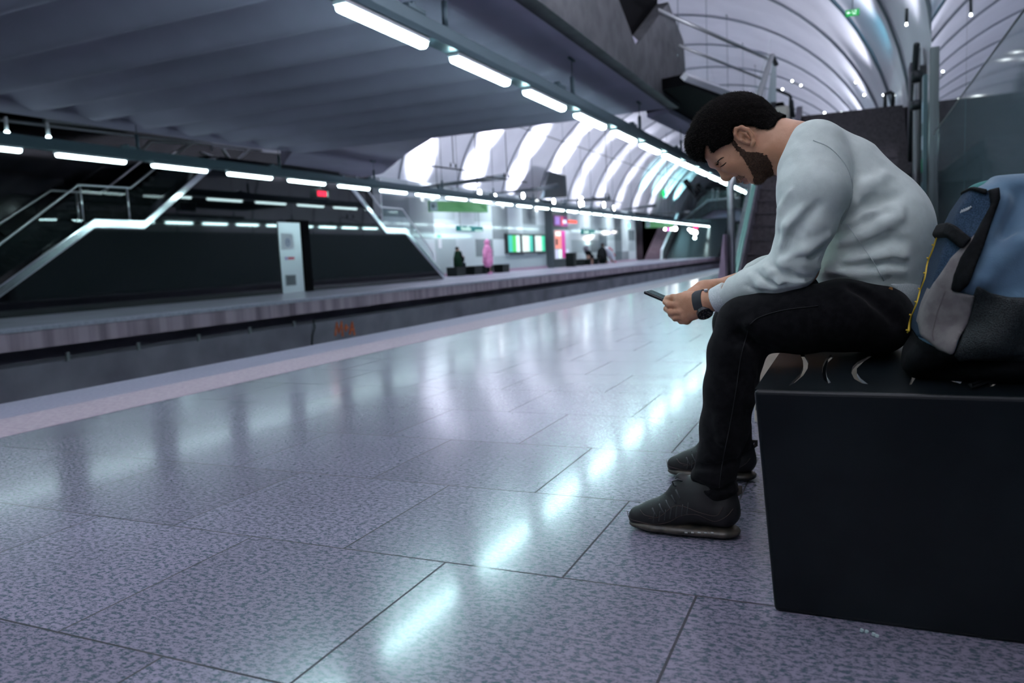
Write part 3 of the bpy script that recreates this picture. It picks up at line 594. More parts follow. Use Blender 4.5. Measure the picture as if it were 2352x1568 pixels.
# overhead wire and insulators
for i, (x, y) in enumerate(((1042, 384), (1165, 408), (1395, 455))):
    w = Vector(onx(x, y, -9.5)); s = w.y / 30 * .5
    mb = MB().tube([w + Vector((-.3, -2.2 * s, .0)), w + Vector((.3, 2.2 * s, -.3 * s))], .02, 5)
    for k in (-.35, .25): mb.tube([w + Vector((0, k * s * 1.5, .0)), w + Vector((0, k * s * 1.5, .35 * s))], [.10 * s, .04 * s], 8)
    mb.tube([w + Vector((0, 0, .3 * s)), (w.x, w.y, vault_z(w.x))], .012, 5)
    tag(mb.build('wire_insulator', M['dark_steel']), 'pair of dark overhead-wire insulators against the bright vault, %s from the left' % ORD[i + 1], 'insulator')
tag(MB().tube([(-9.5, 17, 4.75), (-9.5, 125, 5.1)], .014, 6).build('contact_wire', M['dark_steel']), 'thin overhead contact wire running down the middle of the vault', 'wire')

# benches
def bench_parts(name, root, L, W, m, wall=.02, slots=None):
    hw = W / 2
    prof = [(-hw, .45), (hw, .45), (hw - .03, 0), (-hw + .03, 0)]
    MB().prism(prof, 'y', 0, .03).build('end_panel', m, root, bevel=.012)
    MB().prism(prof, 'y', L - .03, L).build('end_panel', m, root, bevel=.012)
    MB().box(-hw, hw, .03, L - .03, .42, .45).build('seat_plate', m, root)
M['bench_far'] = mat('far_bench_black', (.006, .010, .010), .5, spec=.2)
fb = [((1038, 629), (1097, 624), -17.9, 'bench under the dark-jacketed far figure'), ((1106, 625), (1160, 620), -17.9, 'dark bench behind the figure in the pink coat'), ((1332, 604), (1349, 602), -18.0, 'dark bench under the hunched far figure'), ((1366, 602), (1384, 600), -18.0, 'dark bench under the black-clad far figure beside the white one')]
for a, c, X, lab in fb:
    ya = onx(*a, X)[1]; yb = onx(*c, X)[1]
    r = thing('bench', (X, ya, 0), lab if lab.startswith('dark') else 'dark ' + lab, 'bench'); L_ = yb - ya
    hw = .3; prof = [(X - hw, .45), (X + hw, .45), (X + hw - .03, 0), (X - hw + .03, 0)]
    for yy in (ya, yb - .9 if L_ > 2 else yb - .1): MB().prism(prof, 'y', yy, yy + (.9 if L_ > 2 else .1)).build('end_panel', M['bench_far'], r, bevel=.01)
    MB().box(X - hw, X + hw, ya + .05, yb - .05, .42, .452).build('seat_plate', M['bench_far'], r)
w = onx(1312, 607, -17.6)
o = tag(MB().prism([(-.28, 0), (.28, 0), (.34, .95), (-.34, .95)], 'x', -.3, .3).build('litter_bin', M['bench_far'], bevel=.03), 'dark flared litter bin right of the poster pillar', 'bin'); o.location = (-17.6, w[1], 0)
MB().box(-.33, .33, -.37, .37, .95, 1.02).build('rim', M['dark_steel'], o)
# wall notices left of the far bench
boxX('wall_notice', 1005, 540, 1013, 545, -18.68, .03, mat('green_notice', (.1, .6, .3), .4, emit=(.1, .7, .3), es=.4), 'little green notice on the wall right of the black wall', 'notice')
boxX('wall_notice', 1006, 548, 1015, 570, -18.68, .03, M['white_paint'], 'tall pale notice under the little green one on the far wall', 'notice')
w = onx(1445, 518, -18.6); tag(MB().tube([(-18.68, w[1], w[2]), (-18.6, w[1], w[2])], .22, 10).build('green_lamp', mat('green_led', (0, .6, .3), emit=(.1, 1, .5), es=2)), 'tiny green indicator lamp high on the chequered wall', 'lamp')
w = onx(1526, 445, -18.0); tag(MB().tube([(-18.1, w[1], w[2]), (-18.0, w[1], w[2])], .42, 10).build('green_lamp', mat('green_led2', (0, .5, .1), emit=(0, .6, .15), es=.8)), 'small green exit light on the far vault', 'lamp')

# ------------------------------------------------------------------ far end: crossing deck, stair, escalator
EY = 92.0
def ppoly(name, pts, Y, t, m): return struct(name, MB().prism([tuple(px(x, y, Y))[0:3:2] for x, y in pts], 'y', Y, Y + t), m)
ppoly('trim_13', [(1560, 512), (1625, 462), (1700, 455), (1700, 478), (1640, 482), (1580, 520)], EY, .5, M['conc_dark'])
ppoly('trim_14', [(1560, 512), (1580, 520), (1640, 482), (1700, 478), (1700, 505), (1620, 515), (1570, 530)], EY + 1, 6, M['soffit'])
ppoly('wall_end.002', [(1560, 520), (1620, 513), (1700, 508), (1700, 600), (1560, 600)], EY + 7, .3, M['dark'])
ppoly('trim_15', [(1622, 428), (1700, 424), (1700, 434), (1618, 436)], EY + 6, .6, M['conc_dark'])
ppoly('trim_16', [(1562, 508), (1625, 458), (1700, 452), (1700, 455), (1626, 462), (1562, 513)], EY - .2, .2, M['steel_dull'])
ppoly('window_3', [(1600, 470), (1625, 440), (1700, 436), (1700, 452), (1625, 458), (1600, 478)], EY + .1, .05, M['glass_tint'])
for i, x in enumerate((1637, 1648, 1672)):
    a = px(x, 434, EY + .3); c = px(x, 457, EY + .3); tag(MB().tube([a, c], .14, 8).build('balustrade_post', M['steel_dull']), 'pale post on the distant crossing deck, %s from the left' % ORD[i + 1], 'post', 'posts on the distant crossing deck')
for i, (a, c) in enumerate((((1573, 414), (1601, 450)), ((1601, 424), (1612, 442)))):
    tag(MB().tube([px(*a, 80), px(*c, 80)], .32, 6).build('slanted_duct', M['dark']), '%s of the two dark slanted ducts under the distant vault' % ('larger', 'smaller')[i], 'duct')
st = MB(); xa = px(1468, 598, 74).x; xb = px(1522, 598, 74).x
for k in range(22): st.box(xa - .0, xb, 74 + k * .32, 74 + 22 * .32, k * .165, (k + 1) * .165)
struct('stairs_far.003', st, noise_mix(mat('pinkish_steps', (.25, .17, .2), .6), (.22, .15, .19), (.28, .2, .24), 6))
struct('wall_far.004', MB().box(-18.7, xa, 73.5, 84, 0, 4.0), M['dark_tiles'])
struct('trim_17', MB().prism([(73, 0), (73.3, .9), (81, 4.6), (81, 3.8), (74, 0)], 'x', xb, xb + .2), M['steel'])
esc = struct('stairs_far.004', MB().prism([(74, 0), (82, 3.9), (86, 3.9), (86, 0)], 'x', xb + .3, xb + 5.2), mat('escalator_glass', (.018, .026, .03), .22, spec=.3))
for i, (x, y, r, c) in enumerate(((1528, 526, .12, (1, 1, 1)), (1543, 526, .12, (1, 1, 1)), (1551, 525, .2, (1, 1, 1)), (1590, 531, .2, (1, 1, 1)), (1597, 534, .22, (1, 1, 1)), (1583, 527, .12, (1, 1, 1)), (1596, 546, .14, (.7, 1, 1)), (1675, 442, .2, (.8, 1, 1)))):
    w = px(x, y, 72.5 if x < 1670 else 90); tag(MB().tube([w, w + Vector((0, -.08, 0))], r, 10).build('distant_lamp', mat('dl%d' % i, c, emit=c, es=9)), 'tiny bright lamp near the distant escalator, %s in the listing from the left' % ORD[i + 1], 'lamp', 'tiny lamps near the distant escalator')
for i, (x0, y0, x1, y1, c, lab) in enumerate(((1531, 523, 1540, 529, (.6, .03, .4), 'tiny magenta lit sign above the distant stair'), (1594, 518, 1603, 525, (.9, .03, .15), 'tiny red lit sign above the distant escalator'))):
    a = px(x0, y0, 72.4); c_ = px(x1, y1, 72.4); tag(MB().box(a.x, c_.x, 72.3, 72.4, c_.z, a.z).build('lit_sign', mat('ls%d' % i, c, emit=c, es=1.2)), lab, 'sign')
a = px(1621, 524, 90); c_ = px(1625, 572, 90); tag(MB().box(a.x, c_.x + .2, 89.9, 90, c_.z, a.z).build('vertical_sign', mat('vsign', (.4, .35, .5), .5, emit=(.35, .2, .4), es=.4)), 'tall thin violet sign on the dark distant wall', 'sign')
a = px(1658, 537, 80); c_ = px(1676, 588, 80); tag(MB().box(a.x, c_.x, 79.5, 80, 0, a.z).build('ticket_machine', mat('machine_grey', (.25, .27, .35), .5), bevel=.03), 'tall grey cabinet at the distant end of the far platform', 'cabinet')

for o_ in [o for o in COL.objects if o.name.split('.')[0] in ('distant_lamp', 'lit_sign', 'wall_spot')]:
    c_ = sum((Vector(v) for v in o_.bound_box), Vector()) / 8; t_ = max(v[2] for v in o_.bound_box)
    MB().tube([(c_.x, c_.y, t_ - .02), (c_.x, c_.y, vault_z(c_.x))], .012, 5).build('stem', M['dark_steel'], o_)
# ------------------------------------------------------------------ organic shapes: smooth distance fields meshed with surface nets
class SDF:
    """list of rounded shapes blended into one continuous surface"""
    def __init__(s): s.ops = []; s.post = None
    @staticmethod
    def _frame(a, b):
        t = b - a; L = np.linalg.norm(t); return t / max(L, 1e-9), L
    def cap(s, a, b, ra, rb, k=.02, op='+', fl=None):
        """tapered capsule a->b; fl=(axis, factor) flattens it along a world axis"""
        s.ops.append(('c', np.array(a, float), np.array(b, float), ra, rb, k, op, fl)); return s
    def chain(s, pts, rs, k=.02, op='+', fl=None):
        for i in range(len(pts) - 1): s.cap(pts[i], pts[i + 1], rs[i], rs[i + 1], k, op, fl)
        return s
    def ell(s, c, r, k=.02, op='+', rot=None):
        R_ = np.array(Euler([RAD(v) for v in rot]).to_matrix()) if rot is not None else np.eye(3)
        s.ops.append(('e', np.array(c, float), np.array(r, float), R_, None, k, op, None)); return s
    def plane(s, c, n, k=.005):
        """keep only the side the normal points away from"""
        s.ops.append(('p', np.array(c, float), _n(np.array(n, float)), None, None, k, '&', None)); return s
    def poly(s, pts, k=.004, op='&'):
        """outline in x,z pushed through along y"""
        s.ops.append(('g', np.array(pts, float), None, None, None, k, op, None)); return s
    def sdf(s, other, off, k=.005, op='+', stretch=None):
        s.ops.append(('s', other, off, None, None, k, op, None)); return s
    def bounds(s):
        lo = np.full(3, 1e9); hi = -lo
        for o in s.ops:
            if o[6] != '+': continue
            if o[0] == 's':
                l2, h2 = o[1].bounds(); lo = np.minimum(lo, l2 - max(o[2], 0)); hi = np.maximum(hi, h2 + max(o[2], 0)); continue
            if o[0] == 'c':
                r = max(o[3], o[4]) * (max(1, o[7][1]) if o[7] else 1); lo = np.minimum(lo, np.minimum(o[1], o[2]) - r); hi = np.maximum(hi, np.maximum(o[1], o[2]) + r)
            else: r = o[2].max(); lo = np.minimum(lo, o[1] - r); hi = np.maximum(hi, o[1] + r)
        return lo - .03, hi + .03
    @staticmethod
    def dist(o, P):
        if o[0] == 'p': return (P - o[1]) @ o[2]
        if o[0] == 's': return o[1].ev(P) - o[2]
        if o[0] == 'g':
            Q = P[:, [0, 2]]; A = o[1]; Bp = np.roll(A, -1, 0); d2 = np.full(len(Q), 1e9); ins = np.zeros(len(Q), bool)
            for a, b in zip(A, Bp):
                e = b - a; w = Q - a; t = np.clip((w @ e) / max(e @ e, 1e-12), 0, 1); d2 = np.minimum(d2, ((w - t[:, None] * e) ** 2).sum(1))
                c = (a[1] > Q[:, 1]) != (b[1] > Q[:, 1]); xx = (b[0] - a[0]) * (Q[:, 1] - a[1]) / (b[1] - a[1] if b[1] != a[1] else 1e-9) + a[0]; ins ^= c & (Q[:, 0] < xx)
            return np.where(ins, -1, 1) * np.sqrt(d2)
        if o[0] == 'c':
            a, b, ra, rb, fl = o[1], o[2], o[3], o[4], o[7]
            if fl:
                sc = np.ones(3); sc[fl[0]] = 1 / fl[1]; P = P * sc; a = a * sc; b = b * sc
            t = b - a; L2 = max(float(t @ t), 1e-12); h = np.clip(((P - a) @ t) / L2, 0, 1)
            return np.linalg.norm(P - a - h[:, None] * t, axis=1) - (ra + (rb - ra) * h)
        q = (P - o[1]) @ o[3]; k0 = np.linalg.norm(q / o[2], axis=1); k1 = np.linalg.norm(q / (o[2] ** 2), axis=1)
        return k0 * (k0 - 1) / np.maximum(k1, 1e-9)
    def ev(s, P, ops=None):
        if ops is None and len(P) > 500 and len(s.ops) > 6:
            c = (P.min(0) + P.max(0)) / 2; ops = s.near(c, float(np.linalg.norm(P.max(0) - c)))
        d = np.full(len(P), 1.0)
        for o in (s.ops if ops is None else ops):
            e = s.dist(o, P); k = o[5]
            if o[6] == '+': h = np.clip(.5 + .5 * (d - e) / k, 0, 1); d = d * (1 - h) + e * h - k * h * (1 - h)
            elif o[6] == '-': e = -e; h = np.clip(.5 - .5 * (d - e) / k, 0, 1); d = d * (1 - h) + e * h + k * h * (1 - h)
            elif o[6] == '&': h = np.clip(.5 - .5 * (d - e) / k, 0, 1); d = d * (1 - h) + e * h + k * h * (1 - h)
        if s.post is not None: d = s.post(P, d)
        return d
    def near(s, c, R_):
        out = []
        for o in s.ops:
            if o[6] == '&' or o[0] in 'sg': out.append(o); continue
            if o[0] == 'c':
                t = o[2] - o[1]; h = min(1, max(0, float((c - o[1]) @ t) / max(float(t @ t), 1e-12))); dd = np.linalg.norm(c - o[1] - h * t) - max(o[3], o[4]) * (max(1, o[7][1]) if o[7] else 1)
            else: dd = np.linalg.norm(c - o[1]) - o[2].max()
            if dd < R_ + o[5] + .01: out.append(o)
        return out
    def hit(s, x, y, t0=1.2, t1=3.2):
        """where the sight line through a photo point meets the surface"""
        d = _ray(x, y); T = np.linspace(t0, t1, 500); v = s.ev(CP + T[:, None] * d)
        if (v < 0).any():
            i = max(1, int(np.argmax(v < 0))); T = np.linspace(T[i - 1], T[i], 24); v = s.ev(CP + T[:, None] * d); i = int(np.argmax(v < 0))
        else: i = int(np.argmin(v))
        return CP + (T[i] - .0006) * d
    def trace(s, pts, lift=.0, t0=1.2, t1=3.2, step=9):
        """a line drawn on the surface, following it closely between the given photo points"""
        P = [np.array(p, float) for p in pts]; P = [2 * P[0] - P[1]] + P + [2 * P[-1] - P[-2]]; out = []
        for i in range(1, len(P) - 2):
            n = max(2, int(np.linalg.norm(P[i + 1] - P[i]) / step) + 1)
            for k in range(n + (i == len(P) - 3)):
                t = k / n; a, b, c, d = P[i - 1:i + 3]
                q = .5 * (2 * b + (c - a) * t + (2 * a - 5 * b + 4 * c - d) * t * t + (3 * b - a - 3 * c + d) * t ** 3)
                h = s.hit(q[0], q[1], t0, t1); out.append(Vector(h - _ray(q[0], q[1]) * lift))
        return out
    def mesh(s, h, B=20):
        lo, hi = s.bounds(); n = np.ceil((hi - lo) / (h * B)).astype(int)
        VS = {}; verts = []; faces = []
        Vall = []; Fall = []; Gall = []; off = 0
        g1 = np.arange(B + 2)
        I, J, K = np.meshgrid(g1, g1, g1, indexing='ij')
        for bi in range(n[0]):
            for bj in range(n[1]):
                for bk in range(n[2]):
                    base = np.array([bi, bj, bk]) * B; c = lo + (base + (B + 1) / 2) * h; R_ = (B + 2) * h * .87
                    ops = s.near(c, R_)
                    if not any(o[6] == '+' for o in ops): continue
                    dc = s.ev(c[None], ops)[0]
                    if abs(dc) > R_ * 1.6 + .03: continue
                    P = lo + (np.stack([I, J, K], -1).reshape(-1, 3) + base) * h
                    D = s.ev(P, ops).reshape(B + 2, B + 2, B + 2)
                    if D.min() > 0 or D.max() < 0: continue
                    S = D < 0
                    # cell vertices
                    nc = B + 1
                    cnt = np.zeros((nc, nc, nc)); acc = np.zeros((nc, nc, nc, 3))
                    for ax in range(3):
                        for u in (0, 1):
                            for v in (0, 1):
                                sh = [0, 0, 0]; o1, o2 = [a for a in range(3) if a != ax]; sh[o1] = u; sh[o2] = v
                                sl0 = tuple(slice(sh[a], sh[a] + nc) for a in range(3)); sh1 = list(sh); sh1[ax] = 1; sl1 = tuple(slice(sh1[a], sh1[a] + nc) for a in range(3))
                                a0 = D[sl0]; a1 = D[sl1]; cr = (a0 < 0) != (a1 < 0); t = np.where(cr, a0 / np.where(cr, a0 - a1, 1), 0)
                                cnt += cr; q = np.zeros((nc, nc, nc, 3)); q[..., ax] = t; q[..., o1] = u; q[..., o2] = v; acc += q * cr[..., None]
                    act = cnt > 0; idx = -np.ones((nc, nc, nc), int); idx[act] = np.arange(act.sum())
                    pos = acc[act] / cnt[act][:, None]; ii = np.stack(np.nonzero(act), -1); V = lo + (pos + ii + base) * h
                    F = []
                    for ax in range(3):
                        o1, o2 = (ax + 1) % 3, (ax + 2) % 3
                        # edges start at cells 1..B in the two other axes, owned by this block for indices 1..B
                        rng = [slice(1, B + 1)] * 3; rng[ax] = slice(0 + 1, B + 1)
                        sl0 = tuple(rng); r1 = list(rng); r1[ax] = slice(rng[ax].start + 1, rng[ax].stop + 1); sl1 = tuple(r1)
                        s0 = S[sl0]; s1 = S[sl1]; e = np.stack(np.nonzero(s0 != s1), -1) + 1
                        if not len(e): continue
                        def C(d1, d2): q = e.copy(); q[:, o1] -= d1; q[:, o2] -= d2; return idx[q[:, 0], q[:, 1], q[:, 2]]
                        quad = np.stack([C(1, 1), C(0, 1), C(0, 0), C(1, 0)], -1); fl = S[e[:, 0], e[:, 1], e[:, 2]]
                        quad[~fl] = quad[~fl][:, ::-1]; F.append(quad)
                    if F:
                        F = np.concatenate(F); F = F[(F >= 0).all(1)]; Vall.append(V); Gall.append(ii + base); Fall.append(F + off); off += len(V)
        V = np.concatenate(Vall); F = np.concatenate(Fall)
        G = np.concatenate(Gall).astype(np.int64) + 8; key = (G[:, 0] * 100003 + G[:, 1]) * 100003 + G[:, 2]; _, first, inv = np.unique(key, return_index=True, return_inverse=True)
        inv = inv.reshape(-1); V = V[first]; F = inv[F]; used = np.unique(F); rm = -np.ones(len(V), int); rm[used] = np.arange(len(used)); return V[used], rm[F]
    def build(s, name, m, h=.004, parent=None, smooth_it=0, B=20):
        V, F = s.mesh(h, B); me = bpy.data.meshes.new(name)
        me.vertices.add(len(V)); me.vertices.foreach_set('co', V.astype(np.float32).ravel()); me.loops.add(F.size); me.loops.foreach_set('vertex_index', F.ravel().astype(np.int32))
        me.polygons.add(len(F)); me.polygons.foreach_set('loop_start', (np.arange(len(F)) * 4).astype(np.int32)); me.polygons.foreach_set('loop_total', np.full(len(F), 4, np.int32))
        me.update(calc_edges=True); me.validate(); me.polygons.foreach_set('use_smooth', [True] * len(me.polygons))
        for q in (m if isinstance(m, (list, tuple)) else [m]): me.materials.append(q)
        o = bpy.data.objects.new(name, me); COL.objects.link(o)
        if parent: o.parent = parent
        if smooth_it: md = o.modifiers.new('smooth', 'SMOOTH'); md.factor = .5; md.iterations = smooth_it
        return o
# ------------------------------------------------------------------ the seated man
def Q(x, y, Y): return np.array(ony(x, y, Y))
PXM = .00106 / 2     # metres per photo pixel and metre of distance
def rr(p, Y): return p * PXM * Y
YC = 2.14
def wob(P, f, seed=0):
    x, y, z = P[:, 0] * f, P[:, 1] * f, P[:, 2] * f
    return (np.sin(x + 1.3 * np.sin(y * .9 + seed)) * np.sin(y * 1.1 + 1.7 * np.sin(z * .8)) + np.sin(z * 1.2 + 1.1 * np.sin(x * 1.3 + seed))* .6) / 1.6
def S2(px_, py_, Y=YC): return Q(px_, py_, Y)

# head and neck
head = SDF()
head.ell(S2(1684, 302), (.094, .072, .078), .02, rot=(0, -22, 0))
head.ell(S2(1688, 362), (.080, .056, .043), .03, rot=(0, 27, 0))
head.ell(S2(1722, 362), (.044, .058, .046), .03)
head.ell(S2(1733, 404), (.021, .024, .018), .02)
for sgn in (-1, 1):
    head.cap(S2(1752, 350, YC + sgn * .053), S2(1738, 402, YC + sgn * .022), .017, .015, .025)
    head.ell(S2(1672, 380, YC + sgn * .040), (.020, .016, .016), .02)          # cheekbone
    head.cap(S2(1637, 377, YC + sgn * .006), S2(1655, 365, YC + sgn * .050), .0085, .007, .012)   # brow ridge
    head.ell(S2(1655, 379, YC + sgn * .034), (.011, .014, .0075), .012, '-', rot=(0, 27, 0))   # socket
    head.ell(S2(1661, 374.5, YC + sgn * .031), (.0120, .0125, .0120), .003)         # eyeball under the lid
    head.cap(S2(1652, 383, YC + sgn * .030), S2(1667, 374, YC + sgn * .045), .0008, .0008, .002, '-')
    head.ell(S2(1677, 403.5, YC + sgn * .012), (.0085, .0075, .0068), .006)         # nostril wing
head.cap(S2(1649, 382), S2(1665, 404), .0065, .0095, .010)
head.ell(S2(1669, 408), (.0125, .0110, .0100), .008)
for sgn in (-1, 1): head.ell(S2(1680, 411, YC + sgn * .007), (.0045, .0035, .003), .003, '-')
head.cap(S2(1699, 410.5, YC - .020), S2(1699, 412, YC), .0045, .0068, .008).cap(S2(1699, 412, YC), S2(1699, 410.5, YC + .020), .0068, .0045, .008)
head.cap(S2(1713, 412, YC - .016), S2(1713.5, 414, YC), .0045, .0068, .008).cap(S2(1713.5, 414, YC), S2(1713, 412, YC + .016), .0068, .0045, .008)
head.cap(S2(1706, 418, YC - .024), S2(1706, 418, YC + .024), .0022, .0022, .004, '-')
head.chain([S2(1738, 318), S2(1790, 334), S2(1850, 352), S2(1885, 385)], [.060, .060, .066, .075], .035)
def ear(sg):
    e = SDF(); Y = YC + sg * .076
    A = lambda x, y, dy=0: S2(x, y, Y) + np.array([0, sg * dy, 0])
    e.ell(A(1710, 314, .0), (.026, .006, .016), .004, rot=(0, 42, 0))
    e.chain([A(1698, 322, .004), A(1690, 309, .008), A(1692, 297, .010), A(1705, 293, .011), A(1719, 299, .011), A(1729, 313, .010), A(1732, 328, .008), A(1729, 334, .006)], [.0035, .004, .0042, .0045, .0045, .0042, .0048, .0055], .004)
    e.chain([A(1703, 304, .006), A(1714, 308, .008), A(1721, 320, .007)], [.0028, .003, .003], .004)
    e.ell(A(1713, 318, .006), (.010, .006, .006), .003, '-', rot=(0, 42, 0)); e.ell(A(1706, 324, .006), (.004, .004, .004), .004)
    return e
skin = SDF(); skin.ops = list(head.ops)
for sg in (-1, 1): skin.ops += ear(sg).ops
# hidden body inside the clothes, so that the figure is one continuous surface
skin.chain([S2(1885, 385), S2(1945, 440), S2(1995, 520), S2(2020, 620), S2(2030, 700)], [.070, .070, .070, .07, .07], .04, fl=(1, 1.2))
# ---- near arm: wrist, hand, fingers round the phone
YW = 2.035
WR = Q(1622, 694, YW)
skin.chain([Q(1870, 410, 1.99), Q(1835, 615, 1.965), Q(1745, 655, 1.985), WR], [.050, .042, .036, .0245], .02)
K = lambda x, y, Y: Q(x, y, Y)
skin.chain([WR, K(1604, 698, 2.04), K(1582, 702, 2.045)], [.0245, .027, .029], .02, fl=(1, .72))
skin.ell(K(1588, 703, 2.046), (.031, .017, .032), .012)
skin.cap(K(1560, 690, 2.048), K(1590, 684, 2.043), .014, .016, .012)
skin.cap(K(1578, 726, 2.043), K(1598, 716, 2.040), .014, .016, .014)
# knuckles then two bent joints each, curling under the phone
FG = [((1556, 700, 2.040), (1538, 700, 2.045), (1529, 693, 2.066), (1538, 699, 2.088), .0098),
      ((1561, 716, 2.036), (1541, 717, 2.040), (1531, 709, 2.062), (1541, 708, 2.088), .0096),
      ((1568, 729, 2.038), (1551, 731, 2.041), (1541, 722, 2.062), (1550, 717, 2.086), .0090),
      ((1578, 738, 2.040), (1564, 738, 2.043), (1555, 730, 2.062), (1562, 725, 2.080), .0080)]
for a, b_, c, d_, r in FG:
    a, b_, c, d_ = (K(*q) for q in (a, b_, c, d_))
    skin.ell(a, (r * 1.16, r * 1.1, r * 1.1), .008); r *= .93; skin.cap(a, b_, r * 1.04, r * .98, .003); skin.cap(b_, c, r * .98, r * .9, .0025); skin.cap(c, d_, r * .9, r * .78, .003)
# thumb lies along the top edge of the phone
skin.cap(K(1590, 690, 2.046), K(1563, 684, 2.050), .015, .0118, .012); skin.cap(K(1563, 684, 2.050), K(1545, 684, 2.057), .0112, .0098, .005); skin.cap(K(1545, 684, 2.057), K(1532, 685, 2.070), .0100, .0082, .004)
# ---- far arm and hand
W2 = Q(1640, 664, 2.22)
skin.chain([Q(1880, 400, 2.30), Q(1850, 610, 2.36), Q(1740, 640, 2.30), W2], [.050, .042, .036, .024], .02)
skin.chain([W2, Q(1618, 668, 2.20), Q(1596, 680, 2.18)], [.024, .026, .027], .02, fl=(1, .75))
for i, (x, y) in enumerate(((1562, 688), (1566, 697), (1572, 705), (1580, 712))):
    a = Q(x + 14, y - 4, 2.185); c = Q(x - 2, y + 2, 2.165); d_ = Q(x - 4, y + 8, 2.135)
    skin.cap(a, c, .0098 - i * .0004, .009, .006); skin.cap(c, d_, .009, .008, .003)
skin.cap(Q(1600, 674, 2.175), Q(1574, 677, 2.155), .014, .010, .01); skin.cap(Q(1574, 677, 2.155), Q(1560, 681, 2.135), .010, .0085, .004)
# ---- hips and legs inside the jeans
hipz = Q(2010, 735, 2.05)
for (yh, yk, ya, kx, kz, axx, az) in ((2.05, 1.96, 1.95, 0, 0, 0, 0), (2.24, 2.40, 2.44, 0, 0, 0, 0)):
    pass
NH, NK, NA = Q(2005, 735, 2.04), Q(1712, 742, 1.96), Q(1640, 1135, 1.95)
FH = NH + np.array([0, .20, 0]); FK = Q(1690, 742, 2.42); FA = Q(1688, 1030, 2.46)
for a, b_, c in ((NH, NK, NA), (FH, FK, FA)): skin.chain([a, b_, c + np.array([0, 0, .02])], [.07, .052, .036], .02)

SKIN = noise_mix(mat('skin', (.42, .22, .15), .48, sss=.12), (.50, .245, .14), (.60, .315, .195), 24, bump=.25, bscale=420)
man = skin.build('person', SKIN, .0025)
tag(man, 'bearded man in white sweatshirt and black jeans bent over his phone on the bench', 'person')

def shell(base, off, pts, Y, k=.004, extra=None, f=None):
    s = SDF(); s.sdf(base, off); s.poly([tuple(Q(x, y, Y)[[0, 2]]) for x, y in pts], k)
    s.post = f; return s
# hair
hb = SDF(); hb.ell(S2(1677, 298), (.111, .080, .0895), .02, rot=(0, -22, 0)); hb.ell(S2(1604, 334), (.030, .055, .032), .03); hb.ell(S2(1744, 292), (.036, .058, .026), .03)
hb.sdf(head, .006, .02)
hair = SDF(); hair.sdf(hb, 0)
YN = 2.07
outer = [(1540, 372), (1540, 180), (1800, 180), (1800, 258), (1784, 271)]
hair.poly([tuple(Q(x, y, YN)[[0, 2]]) for x, y in outer + [(1778, 288), (1765, 296), (1740, 295), (1730, 290), (1718, 288), (1700, 286), (1686, 291), (1682, 303), (1685, 316), (1683, 325), (1671, 331), (1655, 337), (1645, 344), (1637, 350), (1631, 346), (1626, 333), (1618, 331), (1613, 345), (1608, 366), (1585, 362)]], .004)
hair.post = lambda P, d: d + .0012 * wob(P, 230) + .0010 * wob(P * np.array([1, 1, 2.]), 520, 2)
HAIR = noise_mix(mat('dark_hair', (.008, .007, .007), .9, spec=.05), (.002, .0018, .002), (.008, .006, .0055), 160, .3, .75, 5, (1, 1, 3), bump=.9, bscale=380)
hair.build('hair', HAIR, .0026, man)
hair_o = bpy.data.objects['hair']
BEARD = noise_mix(mat('beard_hair', (.03, .018, .013), .85, spec=.1), (.045, .026, .019), (.12, .068, .047), 300, .35, .7, 5, bump=.9, bscale=500)
bp_ = [(1676, 322), (1686, 318), (1694, 330), (1706, 342), (1722, 349), (1744, 350), (1762, 356), (1772, 372), (1776, 392), (1768, 408), (1756, 424), (1744, 436), (1730, 434), (1728, 424), (1727, 414), (1727, 404), (1722, 392), (1714, 378), (1704, 361), (1693, 347), (1684, 336)]
fb_ = lambda P, d: d + .0014 * wob(P, 330) + .0010 * wob(P, 700, 1)
beard_o = shell(head, .0016, bp_, YN + .015, .005, f=fb_).build('beard', BEARD, .0024, man)
stache_o = shell(head, .0005, [(1688, 409), (1694, 403), (1706, 404), (1712, 405), (1714, 410), (1708, 411), (1703, 412.5), (1694, 420), (1686, 420)], YC - .02, .003, f=fb_).build('moustache', mat('stubble_skin', (.26, .14, .10), .7), .002, man)
eb_ = [(1641, 379), (1649, 371.5), (1659, 364), (1669, 360), (1667, 364), (1656, 371), (1647, 379)]
brow_o = shell(head, .0006, eb_, YC - .035, .002).build('eyebrows', mat('brow_brown', (.05, .03, .022), .9, spec=.1), .0017, man)
lash = MB()
for sg in (-1, 1): lash.tube([Vector((q[0], q[1] if sg == 1 else 2 * YC - q[1], q[2])) for q in (head.hit(1655, 383), head.hit(1659, 381), head.hit(1664, 377), head.hit(1668, 373))], [.0010, .0016, .0014, .0008], 6)
lash.build('eyelashes', mat('lash_brown', (.035, .02, .015), .9, spec=.1), man)
shell(head, .0007, [(1700, 412), (1712, 407), (1719, 411), (1722, 424), (1698, 424)], YC - .01, .003).build('lips', mat('lip_skin', (.34, .155, .115), .6), .0016, man)

